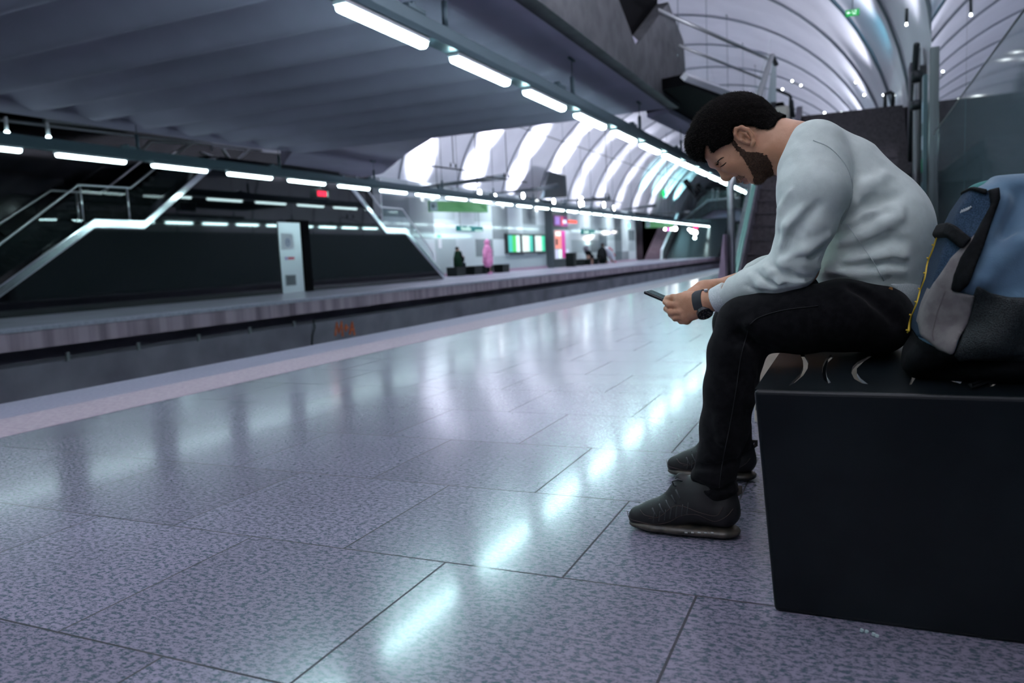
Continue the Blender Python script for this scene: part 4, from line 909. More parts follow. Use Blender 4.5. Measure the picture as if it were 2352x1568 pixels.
# jeans
jean = SDF()
jean.cap(Q(2018, 738, 2.04), Q(2018, 738, 2.24), .074, .074, .03)
jean.cap(Q(1985, 712, 2.08), Q(1985, 712, 2.20), .075, .075, .03)
jean.chain([Q(2010, 731, 2.03), Q(1930, 724, 1.99), Q(1840, 735, 1.965), Q(1760, 740, 1.955), Q(1712, 744, 1.955)], [.084, .083, .078, .071, .066], .02)
jean.chain([Q(1712, 746, 1.955), Q(1690, 810, 1.955), Q(1678, 890, 1.955), Q(1664, 980, 1.955), Q(1648, 1060, 1.955), Q(1640, 1100, 1.95), Q(1644, 1122, 1.95)], [.066, .066, .063, .058, .050, .047, .046], .02)
jean.ell(Q(1612, 1092, 1.94), (.028, .034, .020), .012); jean.ell(Q(1650, 1118, 1.95), (.050, .046, .022), .012)
zt = lambda dx, dz=0: np.array([dx, .44, dz])
jean.chain([NH + np.array([0, .2, -.002]), Q(1840, 735, 1.965) + zt(.01), FK], [.084, .080, .068], .02)
jean.chain([FK, Q(1680, 900, 2.44), Q(1688, 1000, 2.45)], [.062, .054, .046], .02)
jean.cap(Q(1690, 980, 2.45), Q(1690, 1022, 2.45), .046, .048, .015)
# folds behind the knee, at the hip and over the shoe
for pts, r, k, op in (([(1700, 770), (1745, 790), (1775, 800)], .010, .03, '-'), ([(1720, 745), (1752, 775), (1790, 795)], .008, .02, '+'), ([(1705, 800), (1725, 860), (1722, 930)], .007, .02, '+'),
                      ([(1600, 1068), (1640, 1074), (1682, 1060)], .006, .016, '-'), ([(1596, 1108), (1640, 1128), (1684, 1118)], .005, .012, '-'), ([(1960, 660), (2010, 690), (2060, 740)], .008, .02, '-'), ([(1650, 960), (1660, 1010), (1690, 1040)], .006, .02, '+')):
    pp = [jean.hit(x, y) for x, y in pts]; jean.chain(pp, [r] * len(pp), k, op)
jean.plane(Q(1640, 1143, 1.95), Q(1650, 1150, 1.95) - Q(1640, 1100, 1.95), .004)
jean.plane((0, 0, .452), (0, 0, -1)) if 0 else None
JEAN = noise_mix(mat('black_denim', (.006, .006, .007), .9, spec=.10, sheen=.05), (.0025, .0025, .0035), (.007, .0065, .008), 60, bump=.5, bscale=900)
jj = jean.build('jeans', JEAN, .0042, man, smooth_it=2)
seam = MB()
for pts in ([(1718, 760), (1702, 820), (1690, 900), (1676, 980), (1660, 1060), (1652, 1120)], [(1722, 745), (1745, 728), (1800, 712), (1880, 702)]):
    seam.tube(jean.trace(pts, .0008), .0012, 5)
seam.build('seam', mat('seam_thread', (.008, .008, .010), .7), jj, smooth=True)
w = Vector(jean.hit(2046, 663)); MB().tube([w + Vector((0, .003, 0)), w + Vector((0, -.0025, 0))], .0045, 12).build('rivet', mat('copper_rivet', (.45, .22, .08), .35, 1), jj)

# sweatshirt
def torso_ops(s, g=0):
    s.chain([Q(1868, 352, YC), Q(1925, 408, YC), Q(1984, 482, YC), Q(2010, 555, YC), Q(2000, 612, YC), Q(2010, 660, YC)], [.070 + g, .102 + g, .113 + g, .123 + g, .116 + g, .105 + g], .035, fl=(1, 1.16))
    s.ell(Q(2056, 505, YC), (.075, .12, .080), .05); s.ell(Q(1905, 614, YC), (.034, .13, .032), .03)
shirt = SDF(); torso_ops(shirt)
shirt.chain([Q(1872, 345, 2.02), Q(1872, 345, 2.26)], [.072, .072], .03)
sh0 = len(shirt.ops)
shirt.chain([Q(1869, 388, 2.00), Q(1868, 440, 1.965), Q(1853, 510, 1.955), Q(1832, 575, 1.955), Q(1822, 612, 1.955)], [.083, .081, .067, .056, .052], .012)
shirt.chain([Q(1820, 614, 1.955), Q(1780, 636, 1.965), Q(1725, 655, 1.985), Q(1688, 668, 2.0)], [.052, .047, .040, .036], .02)
shirt.chain([Q(1688, 668, 2.0), Q(1652, 684, 2.02)], [.037, .032], .006)
shirt.ell(Q(1672, 662, 2.01), (.016, .034, .020), .01)
# far sleeve
shirt.chain([Q(1872, 390, 2.29), Q(1862, 500, 2.34), Q(1850, 600, 2.36), Q(1760, 628, 2.30), Q(1690, 648, 2.25), Q(1664, 656, 2.235)], [.078, .072, .055, .047, .038, .034], .015)
# folds: traced on the cloth where the photo shows them, raised ridges and pressed valleys
FO = [([(1845, 478), (1812, 520), (1798, 560)], .010, .020, '+'), ([(1880, 470), (1830, 530), (1800, 590)], .006, .022, '-'), ([(1815, 440), (1795, 480), (1790, 520)], .006, .018, '+'),
      ([(1900, 545), (1850, 575), (1800, 600)], .008, .022, '+'), ([(1895, 570), (1840, 600), (1785, 612)], .006, .018, '-'),
      ([(1880, 615), (1840, 600), (1800, 608), (1770, 625)], .008, .018, '+'), ([(1862, 640), (1815, 635), (1775, 610)], .006, .015, '-'), ([(1845, 650), (1790, 650), (1755, 612)], .007, .014, '+'),
      ([(1812, 655), (1770, 655), (1738, 625)], .005, .012, '-'), ([(1782, 662), (1745, 655), (1722, 632)], .006, .012, '+'), ([(1740, 668), (1712, 655)], .004, .010, '-'),
      ([(1960, 420), (1955, 470), (1925, 535)], .004, .009, '-'),
      ([(1960, 470), (1990, 430), (2030, 405)], .006, .028, '+'), ([(1955, 500), (2000, 470), (2060, 450)], .006, .024, '-'), ([(1945, 520), (2000, 497), (2064, 482)], .007, .024, '+'),
      ([(1938, 535), (1990, 508), (2035, 488)], .005, .022, '-'), ([(1934, 556), (1985, 540), (2030, 516), (2066, 500)], .007, .024, '+'), ([(1940, 578), (2000, 572), (2050, 552)], .006, .022, '-'),
      ([(1950, 600), (2010, 590), (2076, 588)], .007, .022, '+'), ([(1930, 615), (1990, 612), (2050, 606), (2078, 609)], .006, .018, '-'), ([(1900, 620), (1960, 630), (2030, 622), (2072, 624)], .008, .018, '+'),
      ([(2000, 560), (2040, 545), (2076, 556)], .005, .018, '-')]
for pts, r, k, op in FO:
    pp = [shirt.hit(x, y) for x, y in pts]; n_ = len(pp)
    if min(p[0] for p in pts) > 1895: r *= .24; k *= 1.25
    shirt.chain(pp, [r * (.25 if i in (0, n_ - 1) else 1) for i in range(n_)], k, op)
# open neck, cuff end and hem
shirt.plane(Q(1818, 345, YC), Q(1795, 333, YC) - Q(1850, 352, YC), .004)
hemL = [(1700, 100), (2300, 100), (2300, 692), (2092, 685), (2070, 672), (2050, 660), (2020, 654), (1960, 650), (1890, 652), (1860, 660), (1700, 1000), (1600, 1000), (1600, 100)]
shirt.poly([tuple(Q(x, y, 2.0)[[0, 2]]) for x, y in ([(1500, 100), (2300, 100), (2300, 700), (2100, 700), (2088, 700), (2062, 672), (1990, 668), (1880, 668), (1855, 672), (1700, 740), (1500, 740)])], .006)
shirt.plane(Q(1640, 690, 2.02), Q(1630, 694, 2.026) - Q(1652, 686, 2.02), .002)
shirt.sdf(head, .004, .002, '-')
CLOTH = noise_mix(mat('white_fleece', (.56, .62, .62), .9, spec=.2, sheen=.35), (.71, .77, .73), (.775, .835, .795), 30, bump=.35, bscale=700)
sh_ = shirt.build('sweatshirt', CLOTH, .0042, man, smooth_it=2)
sm = MB()
for pts in ([(1868, 322), (1905, 338), (1940, 375), (1957, 420), (1955, 465), (1932, 515)], [(1946, 515), (1972, 552), (2005, 600), (2030, 645)]):
    sm.tube(shirt.trace(pts, .0012), .0012, 5)
sm.build('seam', mat('seam_grey', (.70, .75, .73), .9), sh_, smooth=True)
# neck ribbing and cuff band
RIB = noise_mix(mat('ribbed_knit', (.52, .58, .58), .9, sheen=.3), (.62, .67, .66), (.76, .80, .79), 260, .4, .6, 0, (1, 4, 1))
nb = SDF(); cN = Q(1816, 344, YC); ax = _n(Q(1850, 352, YC) - Q(1795, 333, YC)); u_ = _n(np.cross(ax, [0, 1, 0])); v_ = np.array([0., 1, 0])
ring = [cN + u_ * cos(t) * .066 + v_ * sin(t) * .066 + ax * (.020 + .010 * cos(t)) for t in np.linspace(0, 2 * pi, 17)]
nb.chain(ring, [.0062] * 17, .004); nb.build('collar', RIB, .0026, sh_)
cu = SDF(); cu.chain([Q(1668, 679, 2.012), Q(1642, 690, 2.022)], [.0355, .0325], .004); cu.plane(Q(1641, 690, 2.022), Q(1630, 694, 2.026) - Q(1652, 686, 2.02), .002); cu.plane(Q(1670, 678, 2.01), -(Q(1630, 694, 2.026) - Q(1652, 686, 2.02)), .003)
cu.cap(Q(1668, 679, 2.012), Q(1600, 706, 2.04), .027, .0265, .002, '-')
cu.build('cuff', RIB, .0024, sh_)
hm = SDF(); hm.sdf(shirt, 0.0) if 0 else None
hm.chain([Q(2000, 630, YC), Q(2010, 662, YC)], [.118, .110], .03, fl=(1, 1.24)); hm.poly([tuple(Q(x, y, 2.0)[[0, 2]]) for x, y in ((2040, 652), (2096, 648), (2140, 655), (2130, 730), (2092, 705), (2060, 668))], .004)
hm.build('hem', RIB, .0035, sh_)

# wristwatch
dw = _n(Q(1604, 698, 2.04) - WR); bw = MB(); cW = Q(1610, 695, 2.038)
uw = _n(np.cross(dw, [0, 1, 0])); vw = np.cross(dw, uw)
STR = mat('black_rubber_strap', (.025, .028, .034), .5); seg = 28; rsv = []
for i in range(seg):
    t = 2 * pi * i / seg; p = uw * cos(t) * .0300 + vw * sin(t) * .0240
    for a in (-1, 1):
        for g_ in (1, 1.10): rsv.append(cW + p * g_ + dw * .0125 * a)
fs = []
for i in range(seg):
    j = (i + 1) % seg; A0, B0, C0, D0 = i * 4, i * 4 + 1, i * 4 + 2, i * 4 + 3; A1, B1, C1, D1 = j * 4, j * 4 + 1, j * 4 + 2, j * 4 + 3
    fs += [(A0, A1, B1, B0), (B0, B1, D1, D0), (D0, D1, C1, C0), (C0, C1, A1, A0)]
bw.add(rsv, fs); wt = bw.build('wristwatch', STR, man, smooth=True); wt.modifiers.new('edges', 'EDGE_SPLIT').split_angle = RAD(40)
cf = Vector(Q(1619, 719, 2.022)); nf = (cf - Vector(Q(1610, 697, 2.045))).normalized()
MB().tube([cf - nf * .006, cf + nf * .004, cf + nf * .0045], [.0205, .0205, .018], 28).build('watch_case', mat('watch_black', (.02, .02, .024), .35), wt)
MB().tube([cf + nf * .0045, cf + nf * .0052], .0165, 28).build('dial', noise_mix(mat('watch_dial', (.04, .035, .035), .25), (.015, .014, .015), (.20, .15, .13), 260, .52, .62), wt)
w = Vector(Q(1621, 667, 2.02)); MB().box(w.x - .004, w.x + .005, w.y - .004, w.y + .008, w.z - .003, w.z + .004).build('buckle', M['steel'], wt, bevel=.001)

# shoes, worn by the man
RUB = mat('black_leather', (.016, .015, .016), .5, spec=.3); MID = noise_mix(mat('gum_sole', (.05, .04, .03), .4), (.018, .017, .016), (.065, .052, .040), 30); PIP = mat('rust_piping', (.045, .024, .022), .6); LAC = mat('dark_laces', (.035, .038, .042), .6)
def shoe(Yc, Yq, tf, sides):
    """tf maps the near shoe's photo points onto this shoe"""
    A = lambda x, y, dy=0.: (lambda q: np.array([q[0], Yc + dy, q[2]]))(Q(*tf(x, y), Yq))
    u = SDF()
    u.chain([A(1462, 1198), A(1500, 1192), A(1545, 1178), A(1600, 1166), A(1645, 1178)], [.031, .037, .043, .050, .047], .02, fl=(1, .98))
    u.cap(A(1560, 1140), A(1625, 1128), .034, .045, .02); u.cap(A(1570, 1128), A(1556, 1108), .022, .014, .012); u.cap(A(1660, 1185), A(1664, 1145), .036, .026, .02)
    zb = A(1560, 1222)[2]; u.plane((0, 0, zb), (0, 0, -1), .006)
    u.cap(A(1626, 1100), A(1626, 1160), .040, .032, .006, '-')
    s = u.build('shoe', RUB, .0032, man)
    so = SDF(); z0 = .0155
    f2 = lambda x: (lambda q: np.array([q[0], Yc, z0]))(Q(*tf(x, 1225), Yq))
    so.chain([f2(1466), f2(1500), f2(1550), f2(1600), f2(1655)], [.034, .043, .045, .043, .044], .02, fl=(2, .36)); so.plane((0, 0, .004), (0, 0, -1), .002)
    so.cap(f2(1440) + np.array([-.006, 0, .008]), f2(1466), .006, .03, .02) if 0 else None
    so.build('sole', MID, .0035, s)
    for k in range(5):
        p = so.hit(*tf(1576 + k * 15, 1223), 1.4, 3.2); MB().tube([p + np.array([-.0035, 0, 0]), p + np.array([.0035, 0, .0])], .0022, 8).build('air_window', mat('air_window', (.35, .36, .34), .2), s)
    pm = MB()
    for pts in ([(1440, 1172), (1446, 1190), (1465, 1197), (1500, 1204), (1535, 1199), (1565, 1184), (1600, 1182), (1640, 1197), (1668, 1186), (1684, 1168)], [(1490, 1190), (1515, 1186), (1545, 1164), (1570, 1163), (1610, 1178), (1645, 1184), (1660, 1165)], [(1470, 1170), (1480, 1182), (1500, 1187)]):
        pm.tube(u.trace([tf(x, y) for x, y in pts], .0, 1.4, 3.2, 6), .0009, 5)
    pm.build('piping', PIP, s, smooth=True)
    pn = MB()
    for k in range(7):
        x = 1500 + k * 13; pn.tube(u.trace([tf(x, 1200 - k * 3), tf(x + 3, 1178 - k * 4)], 0, 1.4, 3.2, 5), .0013, 5)
    pn.build('side_ribs', LAC, s, smooth=True)
    lc = MB()
    for x, y in ((1496, 1164), (1512, 1155), (1527, 1146), (1540, 1134), (1550, 1122)):
        a = Vector(A(x - 3, y - 1, -.022)); c = Vector(A(x + 5, y - 7, .0)); d_ = Vector(A(x - 3, y - 1, .022)); lc.tube([a + Vector((0, 0, -.008)), a, c, d_], .0026, 6)
        a = Vector(u.hit(*tf(x + 2, y + 2), 1.4, 3.2)); c = Vector(u.hit(*tf(x + 12, y + 22), 1.4, 3.2)); lc.tube([a, c], .0022, 6)
    lc.tube([A(1562, 1125, -.012), A(1545, 1118, -.026), A(1542, 1108, -.030), A(1553, 1104, -.026), A(1566, 1112, -.016)], .0024, 6)
    lc.build('laces', LAC, s, smooth=True)
    MB().tube([A(1672, 1146), A(1686, 1130), A(1696, 1130), A(1695, 1140), A(1680, 1150)], .0032, 6, rz=2.2).build('pull_tab', mat('pull_tab_fabric', (.05, .042, .035), .7), s, smooth=True)
    return s
s1_ = shoe(1.95, 1.91, lambda x, y: (x, y), 0)
# far shoe: the same shoe placed by its own toe, heel and sole
def tff(x, y):
    return (1520 + (x - 1427) * (1733 - 1520) / (1696 - 1427), 1106 + (y - 1236) * .80)
s2_ = shoe(2.465, 2.42, tff, 0)

# phone
PH = mat('phone_black', (.01, .012, .014), .25, coat=.4)
a = Q(1486, 667.5, 2.11); c = Q(1600, 716, 2.11); dl = _n(c - a); dl[1] = 0; dl = _n(dl); nn = np.array([-dl[2], 0, dl[0]]); 
if nn[2] < 0: nn = -nn
ph = MB(); L_ = .146; wv = np.array([0, 1., 0]) * .036
def slab(a, l0, l1, w0, w1, t0, t1):
    vs = [a + dl * l + np.array([0, w, 0]) + nn * t for l in (l0, l1) for w in (w0, w1) for t in (t0, t1)]
    return MB().add(vs, [(0, 1, 3, 2), (4, 6, 7, 5), (0, 4, 5, 1), (2, 3, 7, 6), (0, 2, 6, 4), (1, 5, 7, 3)])
p0 = a - nn * .002
pho = tag(slab(p0, 0, L_, -.034, .034, -.0045, .0045).build('smartphone', PH, bevel=.0038, seg=3), 'black smartphone held low in both hands of the seated man', 'phone')
slab(p0, .006, L_ - .006, -.031, .031, .0045, .0049).build('screen', mat('phone_screen', (.01, .03, .03), .12, emit=(.05, .35, .32), es=.02), pho)

# short hairs standing off the scalp and the beard
def strands(name, src, n, length, rad, m, parent, seed, comb, curl, keep=None):
    rg = np.random.default_rng(seed); me = src.data; nv = len(me.vertices)
    co = np.empty(nv * 3, np.float32); me.vertices.foreach_get('co', co); co = co.reshape(-1, 3).astype(float)
    no = np.empty(nv * 3, np.float32); me.vertices.foreach_get('normal', no); no = no.reshape(-1, 3).astype(float)
    idx = rg.integers(0, nv, n)
    p = co[idx]; q = no[idx]
    if keep is not None: kk = keep(p, q); p, q = p[kk], q[kk]
    n = len(p); p = p + rg.normal(0, .0009, (n, 3))
    d = q * .8 + np.array(comb) * .7 + rg.normal(0, .35, (n, 3)); d /= np.linalg.norm(d, axis=1)[:, None]
    sd = np.cross(d, rg.normal(0, 1, (n, 3))); sd /= np.linalg.norm(sd, axis=1)[:, None]; up = np.cross(d, sd)
    L_ = length * rg.uniform(.5, 1.1, n)[:, None]; rings = []
    for t in (0, .5, 1):
        c = p - q * .0008 + d * L_ * t + sd * curl * L_ * sin(t * pi) + np.array(comb) * L_ * .3 * t * t; r = rad * (1 - .75 * t)
        for a in range(3): rings.append(c + (sd * cos(a * 2.094) + up * sin(a * 2.094)) * r)
    V = np.stack(rings, 1).reshape(-1, 3); f = []
    for s_ in (0, 1):
        for a in range(3): f.append((s_ * 3 + a, s_ * 3 + (a + 1) % 3, s_ * 3 + 3 + (a + 1) % 3, s_ * 3 + 3 + a))
    F = (np.array(f)[None] + (np.arange(n) * 9)[:, None, None]).reshape(-1, 4)
    mm = bpy.data.meshes.new(name); mm.vertices.add(len(V)); mm.vertices.foreach_set('co', V.astype(np.float32).ravel()); mm.loops.add(F.size); mm.loops.foreach_set('vertex_index', F.ravel().astype(np.int32))
    mm.polygons.add(len(F)); mm.polygons.foreach_set('loop_start', (np.arange(len(F)) * 4).astype(np.int32)); mm.polygons.foreach_set('loop_total', np.full(len(F), 4, np.int32)); mm.update(calc_edges=True); mm.materials.append(m)
    o = bpy.data.objects.new(name, mm); COL.objects.link(o); o.parent = parent; o['kind'] = 'stuff'; return o
HS = mat('hair_strand', (.018, .012, .010), .7, spec=.2); BS = mat('beard_strand', (.075, .040, .026), .7, spec=.2)
strands('hair_strands', hair_o, 15000, .0055, .00035, HS, hair_o, 1, (-.8, 0, -.3), .4)
strands('beard_strands', beard_o, 7000, .0050, .00028, BS, beard_o, 2, (-.1, 0, -.7), .25)
strands('brow_strands', brow_o, 700, .0045, .00024, HS, brow_o, 4, (.3, 0, .5), .1)
strands('moustache_strands', stache_o, 500, .004, .00024, BS, stache_o, 3, (.2, 0, -.7), .2)
# ------------------------------------------------------------------ near bench and backpack
BL = noise_mix(mat('bench_black_paint', (.004, .006, .008), .3, spec=.22), (.003, .0045, .006), (.0055, .008, .010), 5)
bx0, bx1, by0, by1 = -.182, .325, 1.565, 3.12
cx = (bx0 + bx1) / 2
bench = thing('bench', (cx, by0, 0), 'black metal bench with curved cut-outs carrying the seated man and the backpack', 'bench')
top = MB().box(bx0, bx1, by0 + .01, by1, .443, .450)
tp = top.build('seat_plate', BL, bench)
cut = MB()
def crescent(pts): cut.prism([tuple(onz(x, y, .45)[:2]) for x, y in pts], 'z', .42, .47)
crescent([(1838, 813), (1848, 813), (1857, 829), (1855, 846), (1845, 862), (1826, 878), (1812, 886), (1822, 873), (1838, 858), (1845, 842), (1844, 828)])
crescent([(1909, 814), (1898, 822), (1890, 838), (1888, 855), (1892, 872), (1902, 880), (1908, 878), (1900, 866), (1897, 850), (1900, 834), (1914, 820)])
crescent([(2004, 812), (1990, 820), (1970, 830), (1958, 842), (1955, 855), (1962, 870), (1980, 880), (1994, 882), (1976, 868), (1968, 856), (1968, 846), (1984, 830), (2006, 816)])
crescent([(2098, 842), (2104, 850), (2104, 866), (2094, 882), (2088, 884), (2094, 868), (2092, 852)])
crescent([(2150, 856), (2180, 862), (2210, 876), (2206, 881), (2176, 872), (2150, 861)])
crescent([(2290, 868), (2296, 876), (2282, 886), (2262, 890), (2276, 878)])
co = cut.build('cutter', BL)
bm_ = tp.modifiers.new('cut', 'BOOLEAN'); bm_.object = co; bm_.operation = 'DIFFERENCE'; bm_.solver = 'EXACT'
dgp = bpy.context.evaluated_depsgraph_get(); nm = bpy.data.meshes.new_from_object(tp.evaluated_get(dgp)); tp.modifiers.clear(); tp.data = nm; bpy.data.objects.remove(co)
hw = (bx1 - bx0) / 2
MB().prism([(cx - hw, .450), (cx + hw, .450), (cx + hw - .035, .0), (cx - hw + .034, .0)], 'y', by0 - .005, by0 + .016).build('end_panel', BL, bench, bevel=.008, seg=3)
for x in (bx0 + .05, bx1 - .09): MB().box(x, x + .04, by1 - .06, by1 - .02, 0, .443).build('leg', BL, bench, bevel=.004)
MB().box(bx0 + .0, bx0 + .012, by0 + .02, by1, .405, .443).box(bx1 - .012, bx1, by0 + .02, by1, .405, .443).build('edge_flange', BL, bench)
chm = mat('chipped_paint', (.5, .62, .62), .6); ch = MB()
for i, (x, y) in enumerate(((1979, 1449), (2006, 1458), (2014, 1462), (1990, 1452))):
    w = Vector(onz(x, y, 0.0)); ch.tube([w, w + Vector((.001, 0, .004))], .0035, 6)
tag(ch.build('crumbs', chm), 'few pale turquoise crumbs on the floor at the foot of the bench', 'crumbs', kind='stuff')

# backpack
YB = 1.80
bp0 = SDF()
B_ = lambda x, y, dy=0.: Q(x, y, YB) + np.array([0, dy, 0])
bp0.chain([B_(2225, 500), B_(2185, 620), B_(2170, 740)], [.072, .098, .095], .04, fl=(1, 1.35))
bp0.chain([B_(2330, 480), B_(2300, 640), B_(2290, 760)], [.085, .115, .115], .05, fl=(1, 1.3))
bp0.ell(B_(2260, 790), (.175, .13, .065), .04); bp0.ell(B_(2290, 640), (.12, .14, .14), .05); bp0.ell(B_(2120, 815), (.055, .10, .045), .03)
bp0.chain([B_(2200, 450, -.03), B_(2130, 600, -.04), B_(2108, 740, -.03)], [.030, .035, .030], .03)
for pts, r, k, op in (([(2345, 450), (2300, 520), (2250, 620)], .012, .03, '-'), ([(2300, 470), (2260, 560), (2235, 650)], .010, .03, '+'), ([(2340, 560), (2290, 600), (2262, 640)], .008, .03, '+'), ([(2200, 800), (2280, 780), (2345, 700)], .012, .03, '+'), ([(2150, 860), (2230, 840), (2340, 830)], .010, .03, '-')):
    pp = [bp0.hit(x, y, 1.2, 2.4) for x, y in pts]; bp0.chain(pp, [r] * len(pp), k, op)
bp0.poly([tuple(Q(x, y, 1.89)[[0, 2]]) for x, y in ((2262, 412), (2420, 405), (2480, 600), (2480, 872), (2150, 872), (2084, 858), (2068, 826), (2076, 796), (2096, 768), (2100, 718), (2118, 668), (2134, 615), (2156, 550), (2184, 490), (2212, 448), (2252, 425))], .02)
bp0.plane((0, 0, .4515), (0, 0, -1), .006)
NAVY = noise_mix(mat('navy_mesh_fabric', (.05, .085, .15), .9, spec=.15), (.012, .026, .048), (.030, .056, .095), 420, .42, .58, 0, (1, 1, 1.8), bump=.3)
BLUE = noise_mix(mat('light_blue_fabric', (.10, .20, .32), .8, sheen=.3), (.065, .125, .20), (.10, .19, .28), 9, bump=.3, bscale=500)
BEI = noise_mix(mat('grey_beige_fabric', (.26, .23, .23), .85), (.145, .125, .125), (.19, .17, .165), 40, bump=.3, bscale=600)
BLK = noise_mix(mat('black_bag_fabric', (.010, .011, .014), .8, spec=.12), (.0022, .0025, .003), (.005, .0055, .007), 90, bump=.5)
MSH = noise_mix(mat('black_mesh_pocket', (.012, .016, .02), .6), (.0025, .003, .004), (.012, .019, .022), 520, .45, .55, 0, bump=.8)
pack = bp0.build('backpack', BLUE, .0045, smooth_it=2)
tag(pack, 'blue, grey and black backpack standing on the bench behind the seated man', 'backpack')
YF = YB - .10
def panel(name, pts, m, off, k=.004, h=.0036, near=None):
    s = SDF(); s.sdf(bp0, off)
    if near: s.plane((0, near, 0), (0, 1, 0), .004)
    s.poly([tuple(Q(x, y, YF)[[0, 2]]) for x, y in pts], k); return s.build(name, m, h, pack, smooth_it=1), s
panel('base', [(2040, 772), (2090, 766), (2108, 776), (2135, 788), (2160, 800), (2183, 806), (2200, 760), (2420, 780), (2480, 900), (2040, 900)], BLK, .004)
panel('side_pocket', [(2183, 808), (2215, 730), (2230, 650), (2262, 668), (2300, 676), (2480, 680), (2480, 822), (2200, 826)], MSH, .007)
nv, nvs = panel('back_pad', [(2170, 425), (2232, 425), (2275, 440), (2274, 468), (2270, 500), (2256, 545), (2235, 590), (2205, 640), (2175, 690), (2158, 740), (2150, 775), (2080, 775), (2070, 760), (2075, 690), (2110, 540), (2150, 460)], NAVY, .005)
panel('side_panel', [(2246, 522), (2222, 570), (2196, 618), (2180, 662), (2176, 664), (2228, 674), (2216, 735), (2192, 775), (2181, 808), (2150, 798), (2128, 780), (2112, 768), (2108, 740), (2118, 700), (2140, 650), (2178, 590), (2214, 556)], BEI, .009, near=1.755)
panel('zip_strip', [(2268, 436), (2294, 430), (2292, 460), (2270, 510), (2250, 560), (2230, 605), (2212, 650), (2194, 668), (2175, 660), (2180, 630), (2196, 590), (2222, 552), (2254, 500), (2272, 470)], BLK, .011)
panel('cross_strap', [(2155, 508), (2166, 502), (2194, 520), (2222, 548), (2200, 572), (2172, 545), (2150, 528)], BLK, .016)
panel('top_binding', [(2226, 428), (2240, 426), (2270, 436), (2262, 448), (2236, 436)], BLK, .012)
ln = MB()
ln.tube(bp0.trace([(2172, 668), (2158, 705), (2146, 745), (2142, 770), (2152, 795)], .0115, 1.2, 2.4), .0018, 5)
ln.build('panel_seam', mat('seam_taupe', (.12, .10, .10), .8), pack, smooth=True)
YEL = mat('yellow_cord', (.55, .36, .02), .6); yc = MB()
cord = [(2160, 524), (2150, 545), (2140, 575), (2128, 605), (2122, 640), (2112, 665), (2104, 695), (2096, 715), (2088, 735), (2084, 760)]
C3 = nvs.trace([(x + 3, y) for x, y in cord], .002, 1.2, 2.4, 14)
yc.tube(C3, .0028, 6)
for i in range(1, len(C3), 3): yc.tube([C3[i] + Vector((-.005, -.001, .003)), C3[i], C3[i] + Vector((-.003, 0, -.004))], .0020, 5)
yc.build('elastic_cord', YEL, pack, smooth=True)
lg = MB()
for k in range(5):
    a = Vector(nvs.hit(2206 + k * 4, 489 - k * 1.5, 1.2, 2.4)); c = Vector(nvs.hit(2211 + k * 5, 482 - k * 2, 1.2, 2.4)); lg.tube([a, c], [.0012, .0022], 6)
lg.build('leaf_emblem', mat('emblem_grey', (.45, .47, .48), .5), pack)
tq = SDF(); tq.ell(Q(2290, 436, 1.86), (.055, .03, .022), .01); tq.build('teal_lining', mat('teal_cloth', (.03, .16, .15), .8), .004, pack)
w = [Vector(onz(x, y, .4515)) + Vector((0, 0, .004)) for x, y in ((2300, 878), (2262, 884), (2232, 896), (2228, 888), (2262, 879))]
MB().tube(w, .004, 6, rz=.6).build('loose_strap', BLK, pack)
# ------------------------------------------------------------------ people waiting on the far platform
def figure(name, X, Y, parts, label, h=.03):
    """parts: list of (mesh name, material, list of shapes); the first one is the body; local frame: x towards the tracks, y along the platform"""
    root = None
    for nm, m, ops in parts:
        s = SDF()
        for o in ops:
            if o[0] == 'c': s.chain([np.array(p) + (X, Y, 0) for p in o[1]], o[2], .03)
            else: s.ell(np.array(o[1]) + (X, Y, 0), o[2], .03)
        ob = s.build(nm if root else name, m, h, root)
        if root is None: root = ob; tag(root, label, 'person')
    return root
fs = mat('far_skin', (.45, .25, .18), .6); dk = mat('far_dark_cloth', (.007, .008, .010), .9, spec=.1); dg_ = mat('far_green_cloth', (.006, .022, .012), .9, spec=.1); pkc = noise_mix(mat('pink_coat', (.72, .25, .48), .8), (.66, .2, .42), (.80, .32, .56), 6)
hrc = mat('far_hair', (.02, .012, .012), .8); wc = mat('far_white_cloth', (.6, .62, .68), .8); rdc = mat('far_red_cloth', (.45, .04, .06), .8); dj = mat('far_jeans', (.008, .012, .02), .9, spec=.1)
# seated figure, dark jacket, phone in hand, facing along the platform
w = onx(1052, 605, -17.85); Yp = w[1]
figure('person', -17.85, Yp, [
    ('body', fs, [('c', [(0, 0, 1.28), (0, .04, 1.08), (0, .0, .7), (0, 0, .5)], [.09, .07, .13, .15]), ('e', (0, .02, 1.30), (.09, .11, .12)), ('c', [(0, 0, .55), (.0, .5, .55), (0, .55, .1)], [.10, .08, .05]), ('c', [(.1, 0, .98), (.15, .2, .75), (.12, .42, .95)], [.06, .05, .035]), ('c', [(0, .55, .08), (0, .72, .05)], [.05, .035])]),
    ('jacket', dg_, [('c', [(0, 0, 1.12), (0, -.02, .85), (0, -.02, .55)], [.15, .21, .22])]), ('sleeve', dk, [('c', [(.17, 0, 1.02), (.2, .16, .76), (.14, .38, .90)], [.09, .075, .05]), ('c', [(.05, .1, 1.1), (.05, .1, .7)], [.14, .16])]),
    ('trousers', dj, [('c', [(.05, 0, .53), (.06, .48, .56), (.02, .62, .14)], [.14, .11, .08])]), ('hair', hrc, [('e', (0, -.02, 1.35), (.10, .11, .10))]), ('shoes', dk, [('c', [(.02, .58, .06), (.02, .82, .05)], [.06, .05])])],
    'seated far figure in a dark green jacket holding a phone beside the black wall')
